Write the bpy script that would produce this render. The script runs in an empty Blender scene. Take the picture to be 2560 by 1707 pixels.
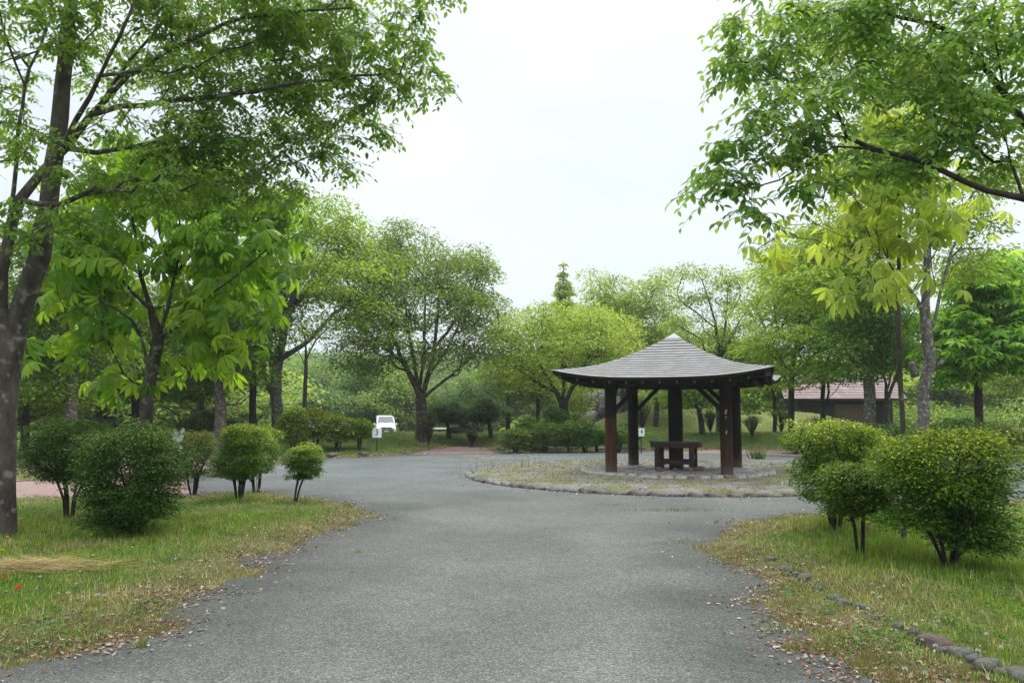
import bpy, bmesh, math
import numpy as np
from mathutils import Vector, Matrix
R = math.radians
S = bpy.context.scene
COL = S.collection

# ------------------------------------------------------------------ camera
FPX, CX, CY, HOR, CAMZ = 1991.0, 1280.0, 853.5, 1030.0, 1.6
PITCH = math.atan((HOR - CY) / FPX)
cam_d = bpy.data.cameras.new("camera"); cam = bpy.data.objects.new("camera", cam_d); COL.objects.link(cam)
cam.location = (0, 0, CAMZ); cam.rotation_euler = (R(90) + PITCH, 0, 0)
cam_d.sensor_width = 36; cam_d.lens = 28; cam_d.clip_start = .05; cam_d.clip_end = 3000
S.camera = cam

# ------------------------------------------------------------------ world: bright overcast dome
SUN_EL, SUN_AZ = R(58), R(20)
W = bpy.data.worlds.new("World"); S.world = W; W.use_nodes = True
nt = W.node_tree; nt.nodes.clear()
def N(nt, t, **kw):
    n = nt.nodes.new(t)
    for k, v in kw.items():
        if k in n.bl_rna.properties: setattr(n, k, v)
        else: n.inputs[k].default_value = v
    return n
def L(nt, a, b): nt.links.new(a, b)
out = N(nt, 'ShaderNodeOutputWorld'); bg = N(nt, 'ShaderNodeBackground', Strength=1.0)
sky = N(nt, 'ShaderNodeTexSky'); sky.sky_type = 'NISHITA'; sky.sun_disc = False
sky.sun_elevation = SUN_EL; sky.sun_rotation = SUN_AZ; sky.air_density = 1.0; sky.dust_density = 3.0
tc = N(nt, 'ShaderNodeTexCoord'); sep = N(nt, 'ShaderNodeSeparateXYZ'); L(nt, tc.outputs['Generated'], sep.inputs[0])
ramp = N(nt, 'ShaderNodeValToRGB'); L(nt, sep.outputs['Z'], ramp.inputs[0])
e = ramp.color_ramp.elements
e[0].position = 0.0; e[0].color = (.45, .50, .53, 1)
e[1].position = 1.0; e[1].color = (2.55, 2.6, 2.65, 1)
for p, c in ((.12, (.425, .465, .49)), (.24, (.455, .49, .51)), (.36, (.49, .525, .54)), (.48, (.59, .62, .63)), (.62, (1.5, 1.54, 1.57))):
    q = e.new(p); q.color = (*c, 1)
mp = N(nt, 'ShaderNodeMapping'); mp.inputs['Scale'].default_value = (1.0, 1.0, 2.6); L(nt, tc.outputs['Generated'], mp.inputs[0])
nz = N(nt, 'ShaderNodeTexNoise', Scale=1.7, Detail=4.0, Roughness=.45); L(nt, mp.outputs[0], nz.inputs['Vector'])
mr = N(nt, 'ShaderNodeMapRange'); mr.inputs['From Min'].default_value = .3; mr.inputs['From Max'].default_value = .7
mr.inputs['To Min'].default_value = .84; mr.inputs['To Max'].default_value = 1.3; L(nt, nz.outputs['Fac'], mr.inputs['Value'])
mul = N(nt, 'ShaderNodeVectorMath', operation='SCALE'); L(nt, ramp.outputs[0], mul.inputs[0]); L(nt, mr.outputs[0], mul.inputs['Scale'])
sk = N(nt, 'ShaderNodeVectorMath', operation='SCALE'); sk.inputs['Scale'].default_value = .012; L(nt, sky.outputs[0], sk.inputs[0])
ad = N(nt, 'ShaderNodeVectorMath', operation='ADD'); L(nt, mul.outputs[0], ad.inputs[0]); L(nt, sk.outputs[0], ad.inputs[1])
L(nt, ad.outputs[0], bg.inputs['Color']); L(nt, bg.outputs[0], out.inputs['Surface'])
sd_ = bpy.data.lights.new("sun", 'SUN'); sd_.energy = 1.2; sd_.angle = R(14); sd_.color = (1, .97, .92)
sun = bpy.data.objects.new("sun", sd_); COL.objects.link(sun)
sdir = Vector((math.sin(SUN_AZ) * math.cos(SUN_EL), math.cos(SUN_AZ) * math.cos(SUN_EL), math.sin(SUN_EL)))
sun.rotation_euler = sdir.to_track_quat('Z', 'Y').to_euler(); sun.location = (0, 0, 30)
S.view_settings.view_transform = 'Standard'; S.view_settings.look = 'None'
S.view_settings.exposure = 0.58; S.view_settings.gamma = 1.0
S.render.engine = 'CYCLES'
S.cycles.max_bounces = 8; S.cycles.diffuse_bounces = 4; S.cycles.transmission_bounces = 6; S.cycles.transparent_max_bounces = 4
S.cycles.volume_bounces = 0

# ------------------------------------------------------------------ pixel -> world
cp, sp = math.cos(PITCH), math.sin(PITCH)
def ray(px, py):
    xc = (px - CX) / FPX; yc = -(py - CY) / FPX
    return np.array([xc, cp - yc * sp, sp + yc * cp])
def PP(px, py, Y):
    d = ray(px, py); return np.array([0, 0, CAMZ]) + d * (Y / d[1])
def GP(px, py, z=0.0):
    d = ray(px, py); return np.array([0, 0, CAMZ]) + d * ((z - CAMZ) / d[2])
rng = np.random.default_rng(7)

# ------------------------------------------------------------------ noise
def hash2(i, j, s=0):
    v = np.sin(i * 127.1 + j * 311.7 + s * 74.7) * 43758.5453
    return v - np.floor(v)
def vnoise(x, y, s=0):
    x = np.asarray(x, float); y = np.asarray(y, float)
    i = np.floor(x); j = np.floor(y); u = x - i; v = y - j
    u = u * u * (3 - 2 * u); v = v * v * (3 - 2 * v)
    a = hash2(i, j, s); b = hash2(i + 1, j, s); c = hash2(i, j + 1, s); d = hash2(i + 1, j + 1, s)
    return (a * (1 - u) + b * u) * (1 - v) + (c * (1 - u) + d * u) * v
def fbm(x, y, s=0, o=4):
    r = 0; a = .5; t = 0
    for k in range(o):
        r = r + a * vnoise(np.asarray(x) * 2 ** k, np.asarray(y) * 2 ** k, s + k); t += a; a *= .5
    return r / t
def sstep(a, b, x):
    t = np.clip((np.asarray(x, float) - a) / (b - a), 0, 1); return t * t * (3 - 2 * t)

# ------------------------------------------------------------------ ground plan
road_px_left = [(-260, 1790), (0, 1676), (250, 1600), (400, 1556), (470, 1500), (560, 1450), (640, 1428), (630, 1400), (670, 1385), (740, 1360),
                (805, 1333), (900, 1305), (938, 1285), (925, 1268), (860, 1252), (790, 1244), (650, 1234), (500, 1236), (450, 1228), (452, 1195), (500, 1172),
                (620, 1165), (700, 1158), (805, 1146), (925, 1141), (1045, 1134), (1230, 1130), (1450, 1128), (1700, 1128), (1990, 1138),
                (2300, 1146), (2560, 1152), (2900, 1170), (3300, 1215), (3300, 1250), (2700, 1240), (2300, 1264), (2020, 1286), (1850, 1306), (1785, 1335), (1772, 1375), (1840, 1402),
                (1893, 1462), (1905, 1505), (2010, 1545), (2085, 1592), (2105, 1655), (2215, 1707), (2330, 1790)]
road_poly = np.array([GP(x, y)[:2] for x, y in road_px_left] + [(2.4, -6), (-2.4, -6)])
def poly_sd(x, y, P):
    """signed distance, negative inside"""
    x = np.asarray(x, float); y = np.asarray(y, float)
    d = np.full(x.shape, 1e9); ins = np.zeros(x.shape, bool)
    n = len(P)
    for i in range(n):
        ax, ay = P[i]; bx, by = P[(i + 1) % n]
        ex, ey = bx - ax, by - ay
        t = np.clip(((x - ax) * ex + (y - ay) * ey) / (ex * ex + ey * ey + 1e-12), 0, 1)
        d = np.minimum(d, np.hypot(x - ax - t * ex, y - ay - t * ey))
        c = ((ay > y) != (by > y))
        with np.errstate(divide='ignore', invalid='ignore'):
            xi = (bx - ax) * (y - ay) / (by - ay if by != ay else 1e-9) + ax
        ins ^= c & (x < xi)
    return np.where(ins, -d, d)
IC = np.array([4.21, 20.6]); IR = 5.3          # island in the middle of the loop
patch1 = np.array([GP(x, y)[:2] for x, y in [(455, 1130), (560, 1131), (690, 1146), (640, 1165), (470, 1175), (250, 1190), (0, 1175), (250, 1150)]])
patch2 = np.array([GP(x, y)[:2] for x, y in [(-700, 1300), (-700, 1235), (60, 1203), (300, 1203), (430, 1212), (482, 1238), (440, 1247), (100, 1243)]])
patch3 = np.array([GP(x, y)[:2] for x, y in [(1030, 1136), (1075, 1124), (1140, 1116), (1210, 1118), (1235, 1133)]])
patch4 = np.array([GP(x, y)[:2] for x, y in [(1690, 1131), (1780, 1124), (1990, 1126), (2060, 1141)]])
def sdist(x, y):
    s = poly_sd(x, y, road_poly)
    s = np.minimum(s, poly_sd(x, y, patch2))
    s = np.minimum(s, poly_sd(x, y, patch1) + .02)
    s = np.minimum(s, poly_sd(x, y, patch3) + .02)
    s = np.minimum(s, poly_sd(x, y, patch4) + .02)
    r = np.hypot(np.asarray(x) - IC[0], np.asarray(y) - IC[1])
    return np.where(r < IR + 2, np.maximum(s, IR - r), s)
def ragged(x, y): return (fbm(x * 1.6, y * 1.6, 3, 5) - .5) * .75
def hgt(x, y, s=None):
    x = np.asarray(x, float); y = np.asarray(y, float)
    if s is None: s = sdist(x, y)
    r = np.hypot(x - IC[0], y - IC[1])
    nn = ragged(x, y) + (vnoise(x * 9, y * 9, 9) - .5) * .10
    near = np.where(s > 0, s, s)
    e = near + nn * sstep(60, 20, y)
    z = -.05 + .05 * sstep(-.12, .0, e) + .05 * sstep(.0, .45, e) + .02 * sstep(.3, 1.5, e)
    z = z + (fbm(x * 1.3, y * 1.3, 5) - .5) * .05 * sstep(.2, 1.2, e)
    isl = r < IR + .25
    zi = .03 + .07 * sstep(IR - .02, IR - .25, r) + (fbm(x * 4, y * 4, 12) - .5) * .03
    z = np.where(isl & (r < IR), zi, np.where(isl, -.04, z))
    # the lawn banks up behind the loop
    out = sstep(.2, 3.0, s) * sstep(28, 30, y)
    z = z + out * (.17 * sstep(29, 31.5, y) + .40 * sstep(32.5, 36.5, y))
    left = sstep(4.5, 1.5, x - (y - 40) * .12)
    z = z - out * left * .85 * sstep(40, 44, y)
    z = z - out * (1 - left) * .25 * sstep(38, 42, y)
    mound = sstep(2.5, 7, x - (y - 40) * .08) * sstep(24, 17, x) * 1.35 * sstep(43.2, 50, y) * (.9 + .2 * fbm(x * .2, y * .2, 8))
    z = z + mound * out
    z = z + (fbm(x * .25, y * .25, 6) - .5) * .25 * sstep(34, 50, y)
    return z
def Hs(x, y): return float(hgt(np.array([x]), np.array([y]))[0])

# ------------------------------------------------------------------ materials
def new_mat(name):
    m = bpy.data.materials.new(name); m.use_nodes = True; m.node_tree.nodes.clear(); return m, m.node_tree
def mat_leaf(name, trans=.38, rough=.5, spec=.25, tboost=1.5, warm=True):
    m, t = new_mat(name)
    o = N(t, 'ShaderNodeOutputMaterial'); a = N(t, 'ShaderNodeAttribute'); a.attribute_name = 'Col'
    p = N(t, 'ShaderNodeBsdfPrincipled', Roughness=rough); p.inputs['Specular IOR Level'].default_value = spec
    tr = N(t, 'ShaderNodeBsdfTranslucent'); mx = N(t, 'ShaderNodeMixShader'); mx.inputs[0].default_value = trans
    g = N(t, 'ShaderNodeVectorMath', operation='MULTIPLY'); g.inputs[1].default_value = (tboost * 1.1, tboost, tboost * .5)
    w = N(t, 'ShaderNodeVectorMath', operation='MULTIPLY'); w.inputs[1].default_value = (1.34, 1.28, .90) if warm else (1, 1, 1); L(t, a.outputs['Color'], w.inputs[0])
    L(t, w.outputs[0], p.inputs['Base Color']); L(t, w.outputs[0], g.inputs[0]); L(t, g.outputs[0], tr.inputs['Color'])
    L(t, p.outputs[0], mx.inputs[1]); L(t, tr.outputs[0], mx.inputs[2]); L(t, mx.outputs[0], o.inputs[0])
    return m
def mat_noise(name, c1, c2, scale=5, detail=6, rough=.8, bump=.3, bscale=None, stretch=(1, 1, 1), spec=.3, lo=.35, hi=.65, c3=None, c3scale=2, c3lo=.6, c3hi=.66, coord='Object', metallic=0, bdist=.02):
    m, t = new_mat(name)
    o = N(t, 'ShaderNodeOutputMaterial'); p = N(t, 'ShaderNodeBsdfPrincipled', Roughness=rough, Metallic=metallic); p.inputs['Specular IOR Level'].default_value = spec
    tc = N(t, 'ShaderNodeTexCoord'); mp = N(t, 'ShaderNodeMapping'); mp.inputs['Scale'].default_value = stretch
    L(t, tc.outputs[coord], mp.inputs[0])
    n = N(t, 'ShaderNodeTexNoise', Scale=scale, Detail=detail, Roughness=.6); L(t, mp.outputs[0], n.inputs['Vector'])
    r = N(t, 'ShaderNodeMapRange'); r.inputs['From Min'].default_value = lo; r.inputs['From Max'].default_value = hi; L(t, n.outputs['Fac'], r.inputs['Value'])
    mx = N(t, 'ShaderNodeMix', data_type='RGBA'); mx.inputs[6].default_value = (*c1, 1); mx.inputs[7].default_value = (*c2, 1); L(t, r.outputs[0], mx.inputs[0])
    last = mx.outputs[2]
    if c3:
        n3 = N(t, 'ShaderNodeTexNoise', Scale=c3scale, Detail=4.0); L(t, tc.outputs[coord], n3.inputs['Vector'])
        r3 = N(t, 'ShaderNodeMapRange'); r3.inputs['From Min'].default_value = c3lo; r3.inputs['From Max'].default_value = c3hi; L(t, n3.outputs['Fac'], r3.inputs['Value'])
        m3 = N(t, 'ShaderNodeMix', data_type='RGBA'); L(t, r3.outputs[0], m3.inputs[0]); L(t, last, m3.inputs[6]); m3.inputs[7].default_value = (*c3, 1); last = m3.outputs[2]
    L(t, last, p.inputs['Base Color'])
    if bump:
        b = N(t, 'ShaderNodeBump', Strength=bump, Distance=bdist)
        nb = N(t, 'ShaderNodeTexNoise', Scale=bscale or scale * 3, Detail=5.0); L(t, mp.outputs[0], nb.inputs['Vector'])
        L(t, nb.outputs['Fac'], b.inputs['Height']); L(t, b.outputs[0], p.inputs['Normal'])
    L(t, p.outputs[0], o.inputs[0]); return m
def mat_plain(name, c, rough=.5, metallic=0, spec=.5, coat=0):
    m, t = new_mat(name); o = N(t, 'ShaderNodeOutputMaterial'); p = N(t, 'ShaderNodeBsdfPrincipled', Roughness=rough, Metallic=metallic)
    p.inputs['Specular IOR Level'].default_value = spec; p.inputs['Coat Weight'].default_value = coat
    n = N(t, 'ShaderNodeTexNoise', Scale=14.0, Detail=4.0); tc = N(t, 'ShaderNodeTexCoord'); L(t, tc.outputs['Object'], n.inputs['Vector'])
    r = N(t, 'ShaderNodeMapRange'); r.inputs['To Min'].default_value = .85; r.inputs['To Max'].default_value = 1.12; L(t, n.outputs['Fac'], r.inputs['Value'])
    v = N(t, 'ShaderNodeVectorMath', operation='SCALE'); v.inputs[0].default_value = c; L(t, r.outputs[0], v.inputs['Scale']); L(t, v.outputs[0], p.inputs['Base Color'])
    L(t, p.outputs[0], o.inputs[0]); return m
M = {}
M['leaf'] = mat_leaf('leaf', .45, .5, .2, 1.75); M['shrub'] = mat_leaf('shrub_leaf', .24, .5, .2, 1.5); M['bigleaf'] = mat_leaf('big_leaf', .55, .42, .3, 1.9)
M['grass'] = mat_leaf('grass_blade', .22, .6, .15, 1.3, False); M['dry'] = mat_leaf('dry_leaf', .12, .8, .1, 1.1, False)
M['bark'] = mat_noise('bark', (.042, .036, .031), (.10, .088, .075), 9, 8, .9, .9, 30, (1, 1, .35), .15, c3=(.20, .19, .165), c3scale=7, c3lo=.57, c3hi=.68)
M['bark_dark'] = mat_noise('bark_dark', (.022, .018, .016), (.055, .046, .04), 9, 8, .9, .8, 30, (1, 1, .4), .15, c3=(.20, .19, .17), c3scale=5, c3lo=.66, c3hi=.72)
M['bark_grey'] = mat_noise('bark_grey', (.06, .055, .048), (.16, .145, .125), 12, 8, .9, .9, 34, (1, 1, .5), .15, c3=(.30, .29, .26), c3scale=11, c3lo=.54, c3hi=.68)

def mat_asphalt():
    m, t = new_mat('asphalt')
    o = N(t, 'ShaderNodeOutputMaterial'); p = N(t, 'ShaderNodeBsdfPrincipled', Roughness=.85); p.inputs['Specular IOR Level'].default_value = .3
    tc = N(t, 'ShaderNodeTexCoord')
    v = N(t, 'ShaderNodeTexVoronoi', Scale=95.0); L(t, tc.outputs['Object'], v.inputs['Vector'])
    n1 = N(t, 'ShaderNodeTexNoise', Scale=.55, Detail=5.0, Roughness=.6); L(t, tc.outputs['Object'], n1.inputs['Vector'])
    n2 = N(t, 'ShaderNodeTexNoise', Scale=38.0, Detail=3.0, Roughness=.7); L(t, tc.outputs['Object'], n2.inputs['Vector'])
    n3 = N(t, 'ShaderNodeTexNoise', Scale=7.0, Detail=4.0, Roughness=.7); L(t, tc.outputs['Object'], n3.inputs['Vector'])
    # aggregate grains: each cell has its own grey
    sc = N(t, 'ShaderNodeSeparateColor'); L(t, v.outputs['Color'], sc.inputs[0])
    r = N(t, 'ShaderNodeValToRGB'); L(t, sc.outputs[0], r.inputs[0]); e = r.color_ramp.elements
    e[0].position = 0; e[0].color = (.050, .053, .049, 1); e[1].position = 1; e[1].color = (.205, .213, .203, 1)
    q = e.new(.45); q.color = (.088, .094, .088, 1); q = e.new(.85); q.color = (.125, .132, .125, 1)
    a = N(t, 'ShaderNodeMapRange'); a.inputs['From Min'].default_value = .3; a.inputs['From Max'].default_value = .7; a.inputs['To Min'].default_value = .78; a.inputs['To Max'].default_value = 1.22; L(t, n1.outputs['Fac'], a.inputs['Value'])
    b = N(t, 'ShaderNodeMapRange'); b.inputs['From Min'].default_value = .3; b.inputs['From Max'].default_value = .7; b.inputs['To Min'].default_value = .84; b.inputs['To Max'].default_value = 1.16; L(t, n2.outputs['Fac'], b.inputs['Value'])
    c = N(t, 'ShaderNodeMapRange'); c.inputs['From Min'].default_value = .3; c.inputs['From Max'].default_value = .7; c.inputs['To Min'].default_value = .88; c.inputs['To Max'].default_value = 1.12; L(t, n3.outputs['Fac'], c.inputs['Value'])
    m1 = N(t, 'ShaderNodeMath', operation='MULTIPLY'); L(t, a.outputs[0], m1.inputs[0]); L(t, b.outputs[0], m1.inputs[1])
    m2 = N(t, 'ShaderNodeMath', operation='MULTIPLY'); L(t, m1.outputs[0], m2.inputs[0]); L(t, c.outputs[0], m2.inputs[1])
    at = N(t, 'ShaderNodeAttribute'); at.attribute_name = 'Col'
    s = N(t, 'ShaderNodeVectorMath', operation='SCALE'); L(t, r.outputs[0], s.inputs[0]); L(t, m2.outputs[0], s.inputs['Scale'])
    s2 = N(t, 'ShaderNodeVectorMath', operation='MULTIPLY'); L(t, s.outputs[0], s2.inputs[0]); L(t, at.outputs['Color'], s2.inputs[1])
    L(t, s2.outputs[0], p.inputs['Base Color'])
    bm_ = N(t, 'ShaderNodeBump', Strength=.7, Distance=.006); L(t, v.outputs['Distance'], bm_.inputs['Height']); L(t, bm_.outputs[0], p.inputs['Normal'])
    L(t, p.outputs[0], o.inputs[0]); return m
M['asphalt'] = mat_asphalt()
def mat_ground():
    m, t = new_mat('ground_soil_grass')
    o = N(t, 'ShaderNodeOutputMaterial'); p = N(t, 'ShaderNodeBsdfPrincipled', Roughness=.95); p.inputs['Specular IOR Level'].default_value = .1
    tc = N(t, 'ShaderNodeTexCoord'); at = N(t, 'ShaderNodeAttribute'); at.attribute_name = 'Col'
    n = N(t, 'ShaderNodeTexNoise', Scale=26.0, Detail=6.0, Roughness=.75); L(t, tc.outputs['Object'], n.inputs['Vector'])
    r = N(t, 'ShaderNodeMapRange'); r.inputs['From Min'].default_value = .3; r.inputs['From Max'].default_value = .7; r.inputs['To Min'].default_value = .25; r.inputs['To Max'].default_value = 1.35; L(t, n.outputs['Fac'], r.inputs['Value'])
    n2 = N(t, 'ShaderNodeTexNoise', Scale=1.6, Detail=4.0); L(t, tc.outputs['Object'], n2.inputs['Vector'])
    r2 = N(t, 'ShaderNodeMapRange'); r2.inputs['From Min'].default_value = .3; r2.inputs['From Max'].default_value = .7; r2.inputs['To Min'].default_value = .8; r2.inputs['To Max'].default_value = 1.2; L(t, n2.outputs['Fac'], r2.inputs['Value'])
    mm = N(t, 'ShaderNodeMath', operation='MULTIPLY'); L(t, r.outputs[0], mm.inputs[0]); L(t, r2.outputs[0], mm.inputs[1])
    s = N(t, 'ShaderNodeVectorMath', operation='SCALE'); L(t, at.outputs['Color'], s.inputs[0]); L(t, mm.outputs[0], s.inputs['Scale']); L(t, s.outputs[0], p.inputs['Base Color'])
    b = N(t, 'ShaderNodeBump', Strength=.6, Distance=.03); L(t, n.outputs['Fac'], b.inputs['Height']); L(t, b.outputs[0], p.inputs['Normal'])
    L(t, p.outputs[0], o.inputs[0]); return m
M['ground'] = mat_ground()
M['redpath'] = mat_noise('red_gravel', (.17, .115, .105), (.30, .22, .20), 30, 6, .95, .5, 60, spec=.1, c3=(.13, .12, .10), c3scale=1.5, c3lo=.55, c3hi=.7)
M['stone'] = mat_noise('stone', (.10, .098, .09), (.26, .25, .235), 7, 7, .9, .6, 22, spec=.2, c3=(.10, .12, .05), c3scale=5, c3lo=.58, c3hi=.68)
M['stone_dark'] = mat_noise('stone_dark', (.05, .047, .043), (.16, .15, .14), 5, 7, .9, .7, 18, spec=.2, c3=(.22, .21, .19), c3scale=3, c3lo=.6, c3hi=.7)
M['stone_red'] = mat_noise('stone_red', (.09, .062, .055), (.17, .125, .11), 9, 7, .9, .5, 22, spec=.2)
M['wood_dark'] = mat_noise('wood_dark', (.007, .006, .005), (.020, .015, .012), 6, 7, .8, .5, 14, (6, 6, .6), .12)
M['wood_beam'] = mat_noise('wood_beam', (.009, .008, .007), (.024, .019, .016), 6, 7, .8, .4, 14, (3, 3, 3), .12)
M['wood_end'] = mat_noise('wood_end', (.06, .05, .042), (.15, .13, .11), 12, 7, .8, .5, 30, (1, 1, 1), .3)
M['white'] = mat_plain('white_paint', (.78, .79, .80), .45)
M['black'] = mat_plain('black_paint', (.015, .015, .017), .5)

def mat_post(name, zred, amount):
    """stained post: old red-brown stain below a ragged line, black-brown above, bleached foot"""
    m, t = new_mat(name)
    o = N(t, 'ShaderNodeOutputMaterial'); p = N(t, 'ShaderNodeBsdfPrincipled', Roughness=.75); p.inputs['Specular IOR Level'].default_value = .12
    tc = N(t, 'ShaderNodeTexCoord'); mp = N(t, 'ShaderNodeMapping'); mp.inputs['Scale'].default_value = (9, 9, .7); L(t, tc.outputs['Object'], mp.inputs[0])
    n = N(t, 'ShaderNodeTexNoise', Scale=3.0, Detail=7.0, Roughness=.65); L(t, mp.outputs[0], n.inputs['Vector'])
    sp_ = N(t, 'ShaderNodeSeparateXYZ'); L(t, tc.outputs['Object'], sp_.inputs[0])
    def mrg(a, b, c, d, src):
        r = N(t, 'ShaderNodeMapRange'); r.inputs[1].default_value = a; r.inputs[2].default_value = b; r.inputs[3].default_value = c; r.inputs[4].default_value = d; L(t, src, r.inputs[0]); return r.outputs[0]
    nn = mrg(.3, .7, -.18, .18, n.outputs['Fac'])
    zz = N(t, 'ShaderNodeMath', operation='ADD'); L(t, sp_.outputs['Z'], zz.inputs[0]); L(t, nn, zz.inputs[1])
    def mix(f, a, b):
        x = N(t, 'ShaderNodeMix', data_type='RGBA'); L(t, f, x.inputs[0])
        for s_, k in ((a, 6), (b, 7)):
            if isinstance(s_, tuple): x.inputs[k].default_value = (*s_, 1)
            else: L(t, s_, x.inputs[k])
        return x.outputs[2]
    grain = mrg(.32, .68, 0, 1, n.outputs['Fac'])
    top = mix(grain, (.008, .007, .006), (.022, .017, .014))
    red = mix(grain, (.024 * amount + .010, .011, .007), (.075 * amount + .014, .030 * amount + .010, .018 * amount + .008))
    f = mrg(zred - .05 - (.25 if amount < .7 else 0), zred + .05, 0, 1, zz.outputs[0] if amount < .7 else sp_.outputs['Z'])
    c = mix(f, red, top)
    foot = mix(grain, (.045, .035, .028), (.12, .10, .085))
    f2 = mrg(.02, .28, 0, 1, zz.outputs[0]); c = mix(f2, foot, c)
    L(t, c, p.inputs['Base Color'])
    b = N(t, 'ShaderNodeBump', Strength=.5, Distance=.01); L(t, n.outputs['Fac'], b.inputs['Height']); L(t, b.outputs[0], p.inputs['Normal'])
    L(t, p.outputs[0], o.inputs[0]); return m

# ------------------------------------------------------------------ object helpers
def np_mesh(name, V, Fs, col=None, smooth=False):
    me = bpy.data.meshes.new(name); V = np.asarray(V, np.float32)
    me.vertices.add(len(V)); me.vertices.foreach_set('co', V.ravel())
    Fs = [np.asarray(f, np.int32) for f in Fs if len(f)]
    loops = np.concatenate([f.ravel() for f in Fs]); sizes = np.concatenate([np.full(len(f), f.shape[1], np.int32) for f in Fs])
    starts = np.concatenate([[0], np.cumsum(sizes)[:-1]]).astype(np.int32)
    me.loops.add(len(loops)); me.loops.foreach_set('vertex_index', loops)
    me.polygons.add(len(sizes)); me.polygons.foreach_set('loop_start', starts); me.polygons.foreach_set('loop_total', sizes)
    if smooth: me.polygons.foreach_set('use_smooth', np.ones(len(sizes), bool))
    me.update(calc_edges=True)
    if col is not None:
        a = me.color_attributes.new('Col', 'FLOAT_COLOR', 'POINT')
        c = np.ones((len(V), 4), np.float32); c[:, :3] = col; a.data.foreach_set('color', c.ravel())
    return me
def link(name, me, mat=None, parent=None, loc=None):
    o = bpy.data.objects.new(name, me); COL.objects.link(o)
    if mat is not None and me is not None and len(me.materials) == 0:
        for m_ in (mat if isinstance(mat, (list, tuple)) else [mat]): me.materials.append(m_)
    if parent is not None: o.parent = parent
    if loc is not None: o.location = loc
    return o
def tag(o, label=None, cat=None, group=None, kind=None):
    if label: o['label'] = label
    if cat: o['category'] = cat
    if group: o['group'] = group
    if kind: o['kind'] = kind
    return o
def thing(name, label, cat, loc, rz=0, group=None):
    o = bpy.data.objects.new(name, None); COL.objects.link(o); o.location = tuple(float(v) for v in loc); o.rotation_euler = (0, 0, rz); o.empty_display_size = .2
    return tag(o, label, cat, group)
def copy_tree(o, parent=None):
    c = o.copy(); COL.objects.link(c)
    if parent is not None: c.parent = parent
    for ch in list(o.children): copy_tree(ch, c)
    return c
class BM:
    """collects solid pieces into one mesh"""
    def __init__(s): s.b = bmesh.new()
    def box(s, c, d, rot=None, bev=0, mi=0, taper=None):
        r = bmesh.ops.create_cube(s.b, size=1); vs = r['verts']
        for v in vs:
            k = 1.0
            if taper and v.co.z > 0: k = taper
            v.co = Vector((v.co.x * d[0] * k, v.co.y * d[1] * k, v.co.z * d[2]))
        if bev:
            es = list({e for v in vs for e in v.link_edges}); rr = bmesh.ops.bevel(s.b, geom=es, offset=bev, segments=2, affect='EDGES', profile=.6)
            vs = rr['verts'] if rr['verts'] else vs
            vs = list({v for f in rr['faces'] for v in f.verts} | {v for v in vs if v.is_valid})
        Mx = Matrix.Translation(Vector(c)) @ (rot.to_4x4() if rot is not None else Matrix.Identity(4))
        bmesh.ops.transform(s.b, matrix=Mx, verts=vs)
        if mi:
            for f in {f for v in vs for f in v.link_faces}: f.material_index = mi
        return s
    def beam(s, a, b, w, h, bev=.008, mi=0):
        a = Vector(a); b = Vector(b); d = b - a; q = d.to_track_quat('Y', 'Z').to_matrix()
        return s.box((a + b) / 2, (w, d.length, h), q, bev, mi)
    def cyl(s, a, b, r1, r2=None, n=12, mi=0):
        a = Vector(a); b = Vector(b); d = b - a
        r = bmesh.ops.create_cone(s.b, cap_ends=True, segments=n, radius1=r1, radius2=r1 if r2 is None else r2, depth=d.length)
        Mx = Matrix.Translation((a + b) / 2) @ d.to_track_quat('Z', 'Y').to_matrix().to_4x4(); bmesh.ops.transform(s.b, matrix=Mx, verts=r['verts'])
        if mi:
            for f in {f for v in r['verts'] for f in v.link_faces}: f.material_index = mi
        return s
    def poly(s, pts, mi=0):
        f = s.b.faces.new([s.b.verts.new(p) for p in pts]); f.material_index = mi; return s
    def done(s, name, mat, parent=None, smooth=False, loc=None):
        bmesh.ops.recalc_face_normals(s.b, faces=s.b.faces)
        me = bpy.data.meshes.new(name); s.b.to_mesh(me); s.b.free()
        if smooth: me.polygons.foreach_set('use_smooth', [True] * len(me.polygons))
        return link(name, me, mat, parent, loc)

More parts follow.
